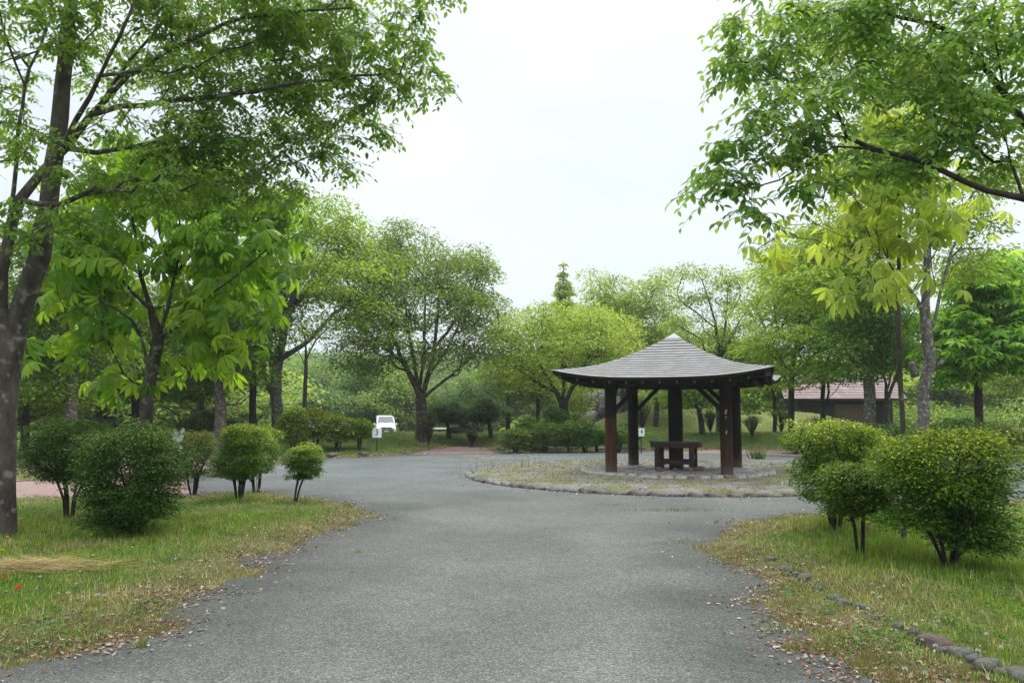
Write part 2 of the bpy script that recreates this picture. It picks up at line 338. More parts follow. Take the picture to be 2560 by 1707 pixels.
# ------------------------------------------------------------------ ground sheet
def axis(segs):
    r = []
    for a, b, st in segs:
        n = max(1, int(round((b - a) / st))); r += list(np.linspace(a, b, n, endpoint=False))
    r.append(segs[-1][1]); return np.array(r)
gx = axis([(-900, -60, 60), (-60, -22, 2), (-22, -9, .35), (-9, 10, .1), (10, 24, .35), (24, 60, 2), (60, 900, 60)])
gy = axis([(-60, -8, 4), (-8, 3, .4), (3, 17, .09), (17, 33, .16), (33, 62, .4), (62, 120, 3), (120, 1500, 90)])
X, Y = np.meshgrid(gx, gy); s0 = sdist(X, Y); Z = hgt(X, Y, s0)
def ground_color(x, y, s):
    n1 = fbm(x * .9, y * .9, 21); n2 = fbm(x * 3.1, y * 3.1, 22); n3 = fbm(x * 7, y * 7, 23)
    g = np.stack([.050 + .045 * n1, .095 + .045 * n1, .018 + .01 * n1], -1)
    dry = np.array([.20, .165, .08]); soil = np.array([.105, .08, .062]); litter = np.array([.17, .12, .09])
    ed = sstep(1.5, .1, s + (n2 - .5) * 2.2)[..., None]
    dr = (sstep(.48, .68, n2 * .6 + n1 * .4) * sstep(26, 14, y))[..., None] * .5
    c = g * (1 - dr) + dry * dr
    mixed = dry * n3[..., None] + litter * (1 - n3[..., None])
    c = c * (1 - ed * .8) + (mixed * .7 + soil * .3) * ed * .8
    r = np.hypot(x - IC[0], y - IC[1]); isl = (r < IR)[..., None]
    ci = np.array([.19, .185, .17]) * (.7 + .6 * n3[..., None]); gi = sstep(.46, .6, n2)[..., None] * .75
    ci = ci * (1 - gi) + np.array([.13, .14, .05]) * gi
    c = np.where(isl, ci, c)
    md = (sstep(44, 47, y) * sstep(3, 8, x) * .8)[..., None]
    c = c * (1 - md) + np.array([.17, .19, .06]) * md
    return c
gc = ground_color(X, Y, s0).reshape(-1, 3)
ny, nx = X.shape; idx = np.arange(ny * nx).reshape(ny, nx)
F = np.stack([idx[:-1, :-1], idx[:-1, 1:], idx[1:, 1:], idx[1:, :-1]], -1).reshape(-1, 4)
o = link('ground', np_mesh('ground', np.stack([X, Y, Z], -1).reshape(-1, 3), [F], gc, True), M['ground']); tag(o, kind='structure')

# road sheet (z = 0; the soil rises through it at the verges)
rx = axis([(-14, -9, .5), (-9, 11, .16), (11, 34, .6)]); ry = axis([(-8, 3, .5), (3, 18, .12), (18, 33, .25), (33, 36, 1)])
X2, Y2 = np.meshgrid(rx, ry); sr = poly_sd(X2, Y2, road_poly)
rr = np.hypot(X2 - IC[0], Y2 - IC[1])
edge = sstep(-1.3, -.05, sr + (fbm(X2 * 1.7, Y2 * 1.7, 31) - .5) * 1.4) * .34
wear = (fbm(X2 * .35, Y2 * .5, 33) - .5) * .5
for tx in (-1.05, .62): wear = wear + .12 * np.exp(-((X2 - tx - .10 * (Y2 - 5) - .05 * np.sin(Y2 * .5)) / .34) ** 2) * sstep(16, 8, Y2)
k = (1 - edge) * (1 + wear)
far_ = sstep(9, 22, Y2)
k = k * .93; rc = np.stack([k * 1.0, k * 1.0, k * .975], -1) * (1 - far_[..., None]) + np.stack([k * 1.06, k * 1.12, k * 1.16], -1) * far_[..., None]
mid = sstep(-.15, .2, sr)
m_, n_ = X2.shape; idx = np.arange(m_ * n_).reshape(m_, n_)
F = np.stack([idx[:-1, :-1], idx[:-1, 1:], idx[1:, 1:], idx[1:, :-1]], -1).reshape(-1, 4)
keep = ((sr.reshape(-1)[F]).min(1) < .35) & ((rr.reshape(-1)[F]).max(1) > IR - .5)
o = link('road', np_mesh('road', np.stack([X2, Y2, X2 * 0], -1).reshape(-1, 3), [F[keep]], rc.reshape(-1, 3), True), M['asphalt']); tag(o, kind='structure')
for pt in (patch1, patch2, patch3, patch4):
    b = BM(); c0 = pt.mean(0)
    b.poly([(*(c0 + (q - c0) * 1.03), .006) for q in pt]); o = b.done('path', M['redpath']); tag(o, kind='structure')
# pale path line at the foot of the mound
b = BM(); xs = np.linspace(7.5, 34, 40)
for i in range(39):
    pts = []
    for (x, y) in ((xs[i], 42.6), (xs[i + 1], 42.6), (xs[i + 1], 43.4), (xs[i], 43.4)): pts.append((x, y, Hs(x, y) + .03))
    b.poly(pts)
o = b.done('path', mat_noise('pale_path', (.30, .29, .26), (.42, .41, .37), 8, spec=.1)); tag(o, kind='structure')
# parking gravel behind the bank on the left
b = BM()
for i in range(24):
    for j in range(8):
        x0, x1 = -34 + i * 1.5, -32.5 + i * 1.5; y0, y1 = 50 + j * 3.0, 53 + j * 3.0
        b.poly([(x, y, Hs(x, y) + .05) for x, y in ((x0, y0), (x1, y0), (x1, y1), (x0, y1))])
bmesh.ops.remove_doubles(b.b, verts=b.b.verts, dist=.001)
o = b.done('car_park', mat_noise('car_park', (.20, .20, .20), (.30, .30, .29), 20, spec=.2)); tag(o, kind='structure')

# distant wooded hills
def hills(name, y0, base, amp, seed, colr):
    xs = np.linspace(-700, 700, 180); ys = np.linspace(0, 1, 14); XX, TT = np.meshgrid(xs, ys)
    top = base + amp * fbm(XX * .006 + 3, XX * 0 + seed, seed, 4) + 4 * fbm(XX * .06, TT * 5, seed + 3)
    ZZ = -3 + top * np.sin(TT * math.pi / 2); YY = y0 + TT * 120 + 8 * fbm(XX * .03, TT * 4, seed + 5)
    m_, n_ = XX.shape; idx = np.arange(m_ * n_).reshape(m_, n_)
    F = np.stack([idx[:-1, :-1], idx[:-1, 1:], idx[1:, 1:], idx[1:, :-1]], -1).reshape(-1, 4)
    o = link(name, np_mesh(name, np.stack([XX, YY, ZZ], -1).reshape(-1, 3), [F], None, True), mat_noise(name, colr, tuple(c * 1.9 for c in colr), .09, 8, .95, 1.0, .25, spec=.05, bdist=3)); tag(o, kind='structure')
hills('hills', 420, 22, 26, 4, (.022, .045, .024))

# ------------------------------------------------------------------ growth: skeletons
def unit(v): return v / (np.linalg.norm(v, axis=-1, keepdims=True) + 1e-9)
class Skel:
    def __init__(s, root): s.P = [np.array(root, float)]; s.par = [-1]; s.plen = [0.0]; s.seed = [True]
    def add(s, p, par, seed=False):
        p = np.array(p, float); s.P.append(p); s.par.append(par); s.plen.append(s.plen[par] + float(np.linalg.norm(p - s.P[par]))); s.seed.append(seed); return len(s.P) - 1
    def limb(s, pts, start=None, seg=.4, jit=.03, rg=rng):
        """poly-line of hand-placed points, smoothed"""
        if start is None: start = int(np.argmin([np.linalg.norm(p - np.array(pts[0])) for p in s.P])); 
        pts = [s.P[start]] + [np.array(p, float) for p in pts]; cur = start
        for i in range(len(pts) - 1):
            p0 = pts[max(i - 1, 0)]; p1 = pts[i]; p2 = pts[i + 1]; p3 = pts[min(i + 2, len(pts) - 1)]
            n = max(1, int(np.linalg.norm(p2 - p1) / seg))
            for k in range(1, n + 1):
                t = k / n
                q = .5 * ((2 * p1) + (-p0 + p2) * t + (2 * p0 - 5 * p1 + 4 * p2 - p3) * t * t + (-p0 + 3 * p1 - 3 * p2 + p3) * t ** 3)
                cur = s.add(q + rg.normal(0, jit, 3) * (0 if k == n else 1), cur, True)
        return cur
def connect(sk, T, c=.35, seg=.5, jit=.08, rg=rng, up=.25):
    """join every target to the skeleton (short edges, short way to the root)"""
    T = np.asarray(T); n = len(T); done = np.zeros(n, bool)
    best = np.full(n, 1e9); bp = np.zeros(n, int)
    def upd(ids):
        for i in ids:
            d = np.linalg.norm(T - sk.P[i], axis=1)
            dz = sk.P[i][2] - T[:, 2]
            cst = d + c * sk.plen[i] + np.maximum(dz, 0) * up
            m = cst < best; best[m] = cst[m]; bp[m] = i
    upd(range(len(sk.P))); term = []
    for _ in range(n):
        b_ = np.where(done, 1e9, best); k = int(np.argmin(b_)); done[k] = True
        par = int(bp[k]); a = sk.P[par]; d = T[k] - a; Ln = np.linalg.norm(d); m = max(1, int(Ln / seg)); cur = par; new = []
        for q in range(1, m + 1):
            t = q / m; p = a + d * t
            if q < m: p = p + rg.normal(0, jit, 3) * Ln * .5 + np.array([0, 0, -.10 * Ln * math.sin(math.pi * t)])
            cur = sk.add(p, cur); new.append(cur)
        upd(new); term.append(cur)
    return term
def radii(sk, term, r_root, r_tip=.004):
    n = len(sk.P); cnt = np.zeros(n)
    for t in term: cnt[t] += 1
    for i in range(n - 1, 0, -1):
        if cnt[i] == 0: cnt[i] = .5
        cnt[sk.par[i]] += cnt[i]
    ex = math.log(r_root / r_tip) / math.log(max(cnt[0], 2)); return r_tip * np.maximum(cnt, 1) ** ex, cnt
def tubes(sk, r, cnt, maxside=10, flare=1.35, rg=rng):
    P = np.array(sk.P); n = len(P); par = sk.par
    main = {}
    for i in range(1, n):
        p = par[i]
        if p not in main or cnt[i] > cnt[main[p]]: main[p] = i
    D = np.zeros((n, 3)); D[0] = (0, 0, 1)
    for i in range(1, n): D[i] = unit(P[i] - P[par[i]])
    ND = D.copy()
    for i in range(1, n):
        if i in main: ND[i] = unit(D[i] + D[main[i]])
    U = np.zeros((n, 3)); U[0] = (1, 0, 0)
    for i in range(1, n):
        u = U[par[i]] - ND[i] * np.dot(U[par[i]], ND[i]); l = np.linalg.norm(u)
        U[i] = u / l if l > .05 else unit(np.cross(ND[i], [.3, .8, .5]))
    Wv = np.cross(ND, U)
    V = []; Fs = []; off = 0
    z0 = P[0][2]
    E = np.arange(1, n); pa = np.array(par)[1:]
    ismain = np.array([main[pa_] == i for i, pa_ in zip(E, pa)])
    for ns, lo, hi in ((maxside, .045, 9), (6, .014, .045), (4, .006, .014), (3, 0, .006)):
        sel = (r[1:] >= lo) & (r[1:] < hi)
        if not sel.any(): continue
        e = E[sel]; p = pa[sel]; mn = ismain[sel]
        ang = np.arange(ns) * 2 * math.pi / ns; ca, sa = np.cos(ang), np.sin(ang)
        rs = np.where(mn, r[p], np.minimum(r[p] * .8, r[e] * 1.25)); re = r[e]
        def wob(pts, rad):
            if ns < maxside: return 1
            z = pts[:, 2][:, None]; w = 1 + .07 * np.sin(ang[None] * 3 + z * 2.1) + .04 * np.sin(ang[None] * 5 - z * 5)
            return w * (1 + (flare - 1) * np.exp(-np.maximum(z - z0, 0) / .18) * (1 + .3 * np.sin(ang[None] * 4)))
        us = np.where(mn[:, None], U[p], U[e]); ws = np.where(mn[:, None], Wv[p], Wv[e])
        A = P[p][:, None] + (us[:, None] * ca[None, :, None] + ws[:, None] * sa[None, :, None]) * (rs[:, None] * wob(P[p], rs))[..., None]
        B = P[e][:, None] + (U[e][:, None] * ca[None, :, None] + Wv[e][:, None] * sa[None, :, None]) * (re[:, None] * wob(P[e], re))[..., None]
        m = len(e); V.append(np.concatenate([A, B], 1).reshape(-1, 3))
        base = off + np.arange(m)[:, None] * (2 * ns); j = np.arange(ns); j2 = (j + 1) % ns
        Fs.append(np.stack([base + j, base + j2, base + ns + j2, base + ns + j], -1).reshape(-1, 4)); off += m * 2 * ns
    return np.concatenate(V), Fs

# ------------------------------------------------------------------ leaf templates (length 1 along +Y, normal +Z)
def leaf_simple():
    V = np.array([(0, 0, 0), (.22, .35, .05), (.20, .65, .0), (0, 1, -.16), (-.20, .65, .0), (-.22, .35, .05), (0, .5, -.05)])
    return V, [np.array([(0, 1, 6), (1, 2, 6), (2, 3, 6), (3, 4, 6), (4, 5, 6), (5, 0, 6)])]
def leaf_low():
    return np.array([(0, 0, 0), (.27, .5, .06), (0, 1, -.12), (-.27, .5, .06)]), [np.array([(0, 1, 2), (0, 2, 3)])]
def leaf_palm(nl=7, droop=.8):
    V = []; F = []
    for k in range(nl):
        a = (k - (nl - 1) / 2) * R(44); ln = 1 - .28 * abs(k - (nl - 1) / 2) / ((nl - 1) / 2)
        prof = [(.06, .02), (.35, .10), (.62, .185), (.82, .16), (1, .0)]
        o = len(V); d = np.array([math.sin(a), math.cos(a)]); pr = np.array([d[1], -d[0]])
        def zz(t): return .12 * t - droop * t * t
        for t, w in prof[:-1]:
            for sgn in (-1, 0, 1):
                q = d * t * ln * (1 - .12 * t) + pr * w * sgn * ln; V.append((q[0], q[1], zz(t) + (.03 if sgn else 0)))
        q = d * ln * .9; V.append((q[0], q[1], zz(1)))
        for i in range(3):
            for s_ in (0, 1):
                F.append((o + i * 3 + s_, o + i * 3 + s_ + 1, o + i * 3 + s_ + 4, o + i * 3 + s_ + 3))
        tip = o + 12; F.append((o + 9, o + 10, tip, tip)); F.append((o + 10, o + 11, tip, tip))
    quads = [f for f in F if f[2] != f[3]]; tris = [f[:3] for f in F if f[2] == f[3]]
    return np.array(V), [np.array(quads), np.array(tris)]
def leaf_palm_low():
    V = []; F = []
    for k in range(5):
        a = (k - 2) * R(58); o = len(V); d = np.array([math.sin(a), math.cos(a)]); pr = np.array([d[1], -d[0]])
        V += [(0, 0, 0), (*(d * .6 + pr * .2), -.15), (*(d * .95), -.5), (*(d * .6 - pr * .2), -.15)]; F += [(o, o + 1, o + 2), (o, o + 2, o + 3)]
    return np.array(V), [np.array(F)]
def leaf_sprig():
    """a short twig carrying five small leaves"""
    V = []; F = []
    for k, (a, t) in enumerate(((0, .45), (55, .3), (-55, .3), (70, .05), (-70, .05))):
        a = R(a); o = len(V); d = np.array([math.sin(a), math.cos(a)]); pr = np.array([d[1], -d[0]]); b0 = np.array([0, t])
        V += [(*b0, 0), (*(b0 + d * .3 + pr * .14), .05), (*(b0 + d * .6), -.06), (*(b0 + d * .3 - pr * .14), .05)]; F += [(o, o + 1, o + 2), (o, o + 2, o + 3)]
    return np.array(V), [np.array(F)]
TPL = {'simple': leaf_simple(), 'low': leaf_low(), 'palm': leaf_palm(), 'palm_low': leaf_palm_low(), 'sprig': leaf_sprig()}
def scatter(tpl, P, axis_, nrm, sc, col):
    V, Fs = TPL[tpl] if isinstance(tpl, str) else tpl
    y = unit(axis_); x = unit(np.cross(y, nrm)); z = np.cross(x, y)
    n = len(P); k = len(V)
    W_ = P[:, None] + sc[:, None, None] * (V[None, :, 0:1] * x[:, None] + V[None, :, 1:2] * y[:, None] + V[None, :, 2:3] * z[:, None])
    FF = [(f[None] + (np.arange(n) * k)[:, None, None]).reshape(-1, f.shape[1]) for f in Fs]
    return W_.reshape(-1, 3), FF, np.repeat(col, k, 0)
def leaves(centers, per, spread, size, colA, colB, tpl='low', tilt=.45, droop=.35, rg=rng, topcol=None, layer=.35, outc=None, grain=.16):
    """leaf sprays round twig ends: flat, drooping at their rims"""
    C = np.repeat(centers, per, 0); n = len(C)
    sp_ = np.asarray(spread)
    off = rg.normal(0, 1, (n, 3)); off /= np.maximum(1, np.linalg.norm(off, axis=1, keepdims=True) / 1.7)
    off = off * sp_ * np.array([1, 1, layer]); rad = np.hypot(off[:, 0], off[:, 1]); off[:, 2] -= rad ** 2 / (sp_ + 1e-6) * .22
    P = C + off
    o2 = off.copy(); o2[:, 2] = 0
    ax = unit(o2 + rg.normal(0, .25, (n, 3)) * sp_) ; ax[:, 2] -= droop * (.4 + rg.random(n)); ax = unit(ax)
    nr = unit(np.array([0, 0, 1.0]) + rg.normal(0, tilt, (n, 3)))
    t = np.clip(rg.normal(.5, .22, n) + np.repeat(rg.normal(0, .22, len(centers)), per), 0, 1)[:, None]
    col = np.array(colA) * (1 - t) + np.array(colB) * t
    if topcol is not None:
        tc_, z0, z1, amt = topcol
        f = (sstep(z0, z1, P[:, 2] + rg.normal(0, (z1 - z0) * .3, n)) * amt * rg.random(n) ** .5)[:, None]; col = col * (1 - f) + np.array(tc_) * f
    col = col * (1 + rg.normal(0, grain, (n, 1))).clip(.5, 1.6)
    return scatter(tpl, P, ax, nr, size * rg.uniform(.7, 1.25, n), col)

def sprays(C, K, nl, length, size, colA, colB, tpl, rg):
    """every twig end carries K drooping twiglets with leaves set alternately along both sides"""
    n = len(C) * K; B = np.repeat(C, K, 0); az = rg.uniform(0, 6.28, n); el = rg.normal(.05, .25, n)
    d = np.stack([np.cos(az) * np.cos(el), np.sin(az) * np.cos(el), np.sin(el)], 1); Ls = length * rg.uniform(.6, 1.3, n)
    B = B + d * rg.uniform(-.2, .25, (n, 1)) * length + rg.normal(0, .04, (n, 3))
    ts = (np.arange(nl) + .6) / nl
    def pos(t): return B[:, None] + d[:, None] * (Ls[:, None] * t)[..., None] + np.array([0, 0, -1.])[None, None] * (Ls[:, None] * .45 * t ** 2)[..., None]
    T = np.array([0, .33, .66, 1.0])[None, :].repeat(n, 0); Q = pos(T); V = []; F = []
    side = unit(np.cross(d, [0, 0, 1.])); r = .0016 + .0012 * (1 - T)
    ring = [Q + side[:, None] * r[..., None], Q + (np.array([0, 0, 1.])) * r[..., None] - side[:, None] * .5 * r[..., None], Q - np.array([0, 0, 1.]) * r[..., None] - side[:, None] * .5 * r[..., None]]
    V = np.stack(ring, 2).reshape(-1, 3); base = (np.arange(n) * 12)[:, None]
    F = np.concatenate([np.stack([base[:, 0] + i * 3 + j, base[:, 0] + i * 3 + (j + 1) % 3, base[:, 0] + i * 3 + 3 + (j + 1) % 3, base[:, 0] + i * 3 + 3 + j], -1) for i in range(3) for j in range(3)])
    t = np.tile(ts, (n, 1)) + rg.normal(0, .04, (n, nl)); P = pos(t).reshape(-1, 3); dd = np.repeat(d, nl, 0); ss = np.repeat(side, nl, 0)
    sg = np.tile(np.where(np.arange(nl) % 2, 1, -1), n)[:, None] * rg.uniform(.5, 1.1, (n * nl, 1)); m = n * nl
    ax = unit(dd * .75 + ss * sg + np.array([0, 0, -1.]) * rg.uniform(.15, 1.1, (m, 1))); nr = unit(np.array([0, 0, 1.]) + dd * .3 + rg.normal(0, .3, (m, 3)))
    q = np.clip(rg.normal(.5, .18, m) + np.repeat(rg.normal(0, .25, len(C)), K * nl), 0, 1)[:, None]; col = (np.array(colA) * (1 - q) + np.array(colB) * q) * (1 + rg.normal(0, .12, (m, 1))).clip(.6, 1.5)
    V2, F2, c2 = scatter(tpl, P, ax, nr, size * rg.uniform(.65, 1.2, m), col)
    return (V, [F], None, True), V2, F2, c2
def pads_points(pads, n, rg=rng, minsep=.0, shell=.0):
    """sample twig ends in a union of flattened ellipsoids given as (centre xyz, radii xyz, weight)"""
    vol = np.array([(p[1][0] * p[1][1] * p[1][2]) ** .75 * (p[2] if len(p) > 2 else 1) for p in pads]); vol /= vol.sum()
    out = []
    for p, v in zip(pads, vol):
        k = max(1, int(round(v * n))); d = unit(rg.normal(0, 1, (k, 3))); rr_ = rg.random(k) ** (1 / 3.); rr_ = shell + (1 - shell) * rr_
        out.append(np.array(p[0]) + d * rr_[:, None] * np.array(p[1]))
    T = np.concatenate(out)
    if minsep:
        rg.shuffle(T); keep = []
        for q in T:
            if not keep or np.min(np.linalg.norm(np.array(keep) - q, axis=1)) > minsep: keep.append(q)
        T = np.array(keep)
    return T
def build_tree(name, label, cat, base, trunk, limbs, pads, n, per, spread, size, colA, colB, r_root, bark='bark', tpl='low', leafmat='leaf',
               group=None, seed=1, c=.35, seg=.5, tip=.004, shell=.25, droop=.35, tilt=.45, layer=.35, topcol=None, minsep=0, jit=.08, up=.25, prune=0, flare=1.35, crown='crown', maxside=10, thin=.72, tthin=.8, spray=0, tmin=0, lmin=0):
    rg = np.random.default_rng(seed); base = np.array(base, float)
    sk = Skel((0, 0, -.12))
    sk.limb([np.array(p) - base for p in trunk], 0, seg=.3, jit=.012, rg=rg); trunk_n = len(sk.P)
    lr = []
    for lb in limbs:
        lb = [np.array(p) - base for p in lb]; st = int(np.argmin([np.linalg.norm(p - lb[0]) for p in sk.P])); n0 = len(sk.P); sk.limb(lb[1:], st, seg=.3, jit=.02, rg=rg); lr.append((n0, len(sk.P)))
    T = pads_points([(np.array(p[0]) - base, *p[1:]) for p in pads], n, rg, minsep, shell)
    term = connect(sk, T, c, seg, jit, rg, up); r, cnt = radii(sk, term, r_root, tip)
    ntr = trunk_n; fac = np.ones(len(r)); fac[ntr:] = thin
    for i in range(1, ntr): fac[i] = 1 - (1 - tthin) * sstep(.25, .9, i / ntr)
    r = np.maximum(r * fac, tip)
    if tmin:
        for i in range(ntr): r[i] = max(r[i], r_root * (1 - (1 - tmin) * i / ntr))
    if lmin:
        for n0, n1 in lr:
            for i in range(n0, n1): r[i] = min(max(r[i], r_root * lmin * (1 - .65 * (i - n0) / (n1 - n0))), r[sk.par[i]])
    root = thing(name, label, cat, base, 0, group)
    V, Fs = tubes(sk, r, cnt, maxside, flare, rg); link('trunk', np_mesh('trunk', V, Fs, None, True), M[bark], root)
    if per:
        Cn = np.array([sk.P[i] for i in term])
        if spray:
            TW_, V, Fs, col = sprays(Cn, spray, per, spread, size, colA, colB, tpl, rg)
            link('twigs', np_mesh('twigs', *TW_), M[bark], root)
        else: V, Fs, col = leaves(Cn, per, spread, size, colA, colB, tpl, tilt, droop, rg, topcol, layer)
        link(crown, np_mesh(crown, V, Fs, col, False), M[leafmat], root)
    return root
def pxpad(px, py, Y, rx, ry, rd, w=1):
    c = PP(px, py, Y); k = Y / FPX; return (c, (rx * k, rd, ry * k), w)

#@@OBJECTS@@
# ================================================================== PAVILION
TH = R(-20); PZ = .15
C0 = np.array([4.21, 20.6])
def rp(x, y, z=0.0):
    c, s = math.cos(TH), math.sin(TH); return (C0[0] + x * c - y * s, C0[1] + x * s + y * c, z)
# raised round stone platform
plat = thing('stone_platform', 'low round platform of grey stones carrying the pavilion posts', 'platform', (C0[0], C0[1], 0))
PR = 2.32
def disc_mesh():
    nr, na = 26, 96; V = [(0, 0, PZ)]; F4 = []; F3 = []
    for i in range(1, nr + 1):
        for j in range(na):
            a = 2 * math.pi * j / na; r = (PR - .08) * i / nr; x, y = r * math.cos(a), r * math.sin(a)
            V.append((x, y, PZ - .012 + .012 * float(vnoise(np.array(x * 9), np.array(y * 9), 3))))
    for j in range(na): F3.append((0, 1 + j, 1 + (j + 1) % na))
    for i in range(nr - 1):
        for j in range(na): a = 1 + i * na + j; b_ = 1 + i * na + (j + 1) % na; F4.append((a, a + na, b_ + na, b_))
    return np_mesh('paving', np.array(V), [np.array(F3), np.array(F4)], None, True)
def mat_paving():
    m, t = new_mat('crazy_paving'); o = N(t, 'ShaderNodeOutputMaterial'); p = N(t, 'ShaderNodeBsdfPrincipled', Roughness=.9); p.inputs['Specular IOR Level'].default_value = .2
    tc = N(t, 'ShaderNodeTexCoord'); v = N(t, 'ShaderNodeTexVoronoi', Scale=5.0); v.feature = 'DISTANCE_TO_EDGE'; v2 = N(t, 'ShaderNodeTexVoronoi', Scale=5.0)
    nn = N(t, 'ShaderNodeTexNoise', Scale=3.0, Detail=3.0); L(t, tc.outputs['Object'], nn.inputs['Vector'])
    mxv = N(t, 'ShaderNodeMix', data_type='RGBA'); mxv.inputs[0].default_value = .12; L(t, tc.outputs['Object'], mxv.inputs[6]); L(t, nn.outputs['Color'], mxv.inputs[7])
    L(t, mxv.outputs[2], v.inputs['Vector']); L(t, mxv.outputs[2], v2.inputs['Vector'])
    sc = N(t, 'ShaderNodeSeparateColor'); L(t, v2.outputs['Color'], sc.inputs[0])
    r = N(t, 'ShaderNodeValToRGB'); L(t, sc.outputs[0], r.inputs[0]); e = r.color_ramp.elements; e[0].color = (.20, .195, .185, 1); e[1].color = (.46, .45, .43, 1)
    q = e.new(.8); q.color = (.36, .35, .33, 1); q = e.new(.9); q.color = (.30, .21, .16, 1)
    g = N(t, 'ShaderNodeMapRange'); g.inputs[1].default_value = .01; g.inputs[2].default_value = .06; L(t, v.outputs['Distance'], g.inputs[0])
    mx = N(t, 'ShaderNodeMix', data_type='RGBA'); L(t, g.outputs[0], mx.inputs[0]); mx.inputs[6].default_value = (.06, .055, .045, 1); L(t, r.outputs[0], mx.inputs[7]); L(t, mx.outputs[2], p.inputs['Base Color'])
    b = N(t, 'ShaderNodeBump', Strength=1.0, Distance=.03); L(t, g.outputs[0], b.inputs['Height']); L(t, b.outputs[0], p.inputs['Normal']); L(t, p.outputs[0], o.inputs[0]); return m
link('paving', disc_mesh(), mat_paving(), plat)
def stone_mesh(name, sx, sy, sz, seed, sub=2, rough=.16, box=.5):
    b = bmesh.new(); bmesh.ops.create_icosphere(b, subdivisions=sub, radius=1); rg = np.random.default_rng(seed); ph = rg.random(6) * 6
    for v in b.verts:
        x, y, z = v.co; m = max(abs(x), abs(y), abs(z)); k = (1 - box) + box * .82 / m
        q = 1 + rough * (math.sin(3 * x + ph[0]) * math.cos(2.6 * y + ph[1]) + .6 * math.sin(5 * z + 4 * x + ph[2]) + .35 * math.sin(9 * y + 7 * x + ph[3]) + .25 * math.sin(13 * z + ph[4] - 8 * y))
        v.co = Vector((x * k * q * sx, y * k * q * sy, z * k * q * sz))
    me = bpy.data.meshes.new(name); b.to_mesh(me); b.free(); me.polygons.foreach_set('use_smooth', [True] * len(me.polygons)); return me
M['stone_mid'] = mat_noise('stone_mid', (.08, .079, .073), (.21, .207, .193), 9, 7, .9, .6, 24, spec=.2, c3=(.09, .11, .05), c3scale=5, c3lo=.5, c3hi=.62)
M['stone_pale'] = mat_noise('stone_pale', (.15, .145, .135), (.36, .35, .33), 7, 7, .9, .6, 22, spec=.2, c3=(.12, .14, .07), c3scale=5, c3lo=.58, c3hi=.68)
edge_meshes = [stone_mesh('edge_stone', .17, .13, .12, 40 + i, 2, .12, .8) for i in range(7)]
for i, me in enumerate(edge_meshes): me.materials.append(M['stone_red'] if i == 3 else M['stone_pale'])
ns = 50
for i in range(ns):
    a = 2 * math.pi * (i + .3 * rng.random()) / ns
    o = link('edge_stone', edge_meshes[int(rng.integers(0, 7))], None, plat, (PR * math.cos(a), PR * math.sin(a), .068)); o.rotation_euler = (0, rng.normal(0, .08), a + R(90)); o.scale = (rng.uniform(.9, 1.15), rng.uniform(.85, 1.2), rng.uniform(.85, 1.02))
# kerb ring of the island
kerb_me = [stone_mesh('kerb_stone', .22, .10, .085, 60 + i, 2, .13, .85) for i in range(6)]
for i, me in enumerate(kerb_me): me.materials.append(M['stone_dark'] if i % 3 else M['stone'])
isl = thing('stone_kerb', 'ring of rough stones edging the weedy island under the pavilion', 'kerb', (C0[0], C0[1], 0))
nk = 92
for i in range(nk):
    a = 2 * math.pi * i / nk
    o = link('kerb_stone', kerb_me[int(rng.integers(0, 6))], None, isl, (IR * math.cos(a), IR * math.sin(a), .012)); o.rotation_euler = (rng.normal(0, .08), rng.normal(0, .08), a + R(90) + rng.normal(0, .07)); o.scale = (rng.uniform(.7, 1.12), rng.uniform(.7, 1.2), rng.uniform(.55, 1.2))

pav = thing('pavilion', 'dark timber pavilion with grey pyramid roof and upturned eaves', 'pavilion', (C0[0], C0[1], PZ), TH)
HP = 1.38
def post_mesh(w, h, seed, n=16):
    """log post: slightly irregular, fluted with long cracks"""
    rg = np.random.default_rng(seed); V = []; F = []; zs = [0, .03, .3, .6, .9, 1.2, 1.5, 1.8, h]; ph = rg.random(4) * 6
    n = 24
    for z in zs:
        for j in range(n):
            a = 2 * math.pi * j / n; r = w * (1 + .018 * math.sin(3 * a + ph[0]) + .012 * math.sin(7 * a + ph[1] + z) + (.05 * (j in (5, 14, 19)) * -1)) * (1.02 - .03 * z / h) * (1.0 if z > .02 else 1.03)
            V.append((r * math.cos(a), r * math.sin(a), z + (.0 if z > 0 else -.01)))
    for i in range(len(zs) - 1):
        for j in range(n): F.append((i * n + j, i * n + (j + 1) % n, (i + 1) * n + (j + 1) % n, (i + 1) * n + j))
    me = np_mesh('post', np.array(V), [np.array(F)], None, True); return me
posts = [(-HP, -HP, 1.32, 1.0, 'red-brown lower half, black above'), (HP, -HP, .9, .62, 'dark post with bare wood chips on its face'), (-HP, HP, .5, .3, None), (HP, HP, .5, .3, None)]
TOPZ = 2.16
for i, (x, y, zr, am, lb) in enumerate(posts):
    o = link('post', post_mesh(.142, TOPZ + .06, 5 + i), mat_post('stained_post_%d' % i, zr, am), pav, (x, y, 0))
    if lb: o['label'] = lb
    if i == 1:
        for (dz, w, h_) in ((1.46, .026, .055), (.98, .018, .045), (1.33, .01, .04)):
            b = BM(); a0 = R(-84); b.box((0, 0, 0), (w * 2, .012, h_ * 2), None, .004); q = b.done('bare_wood_chip', mat_plain('bare_wood', (.42, .17, .09), .8), o, loc=(.144 * math.cos(a0), .144 * math.sin(a0), dz)); q.rotation_euler = (0, R(12), a0 + R(90))
# centre post: squared timber
b = BM(); b.box((0, 0, 1.25), (.33, .33, 2.52), None, .03); b.done('centre_post', mat_post('stained_centre', .62, .75), pav)
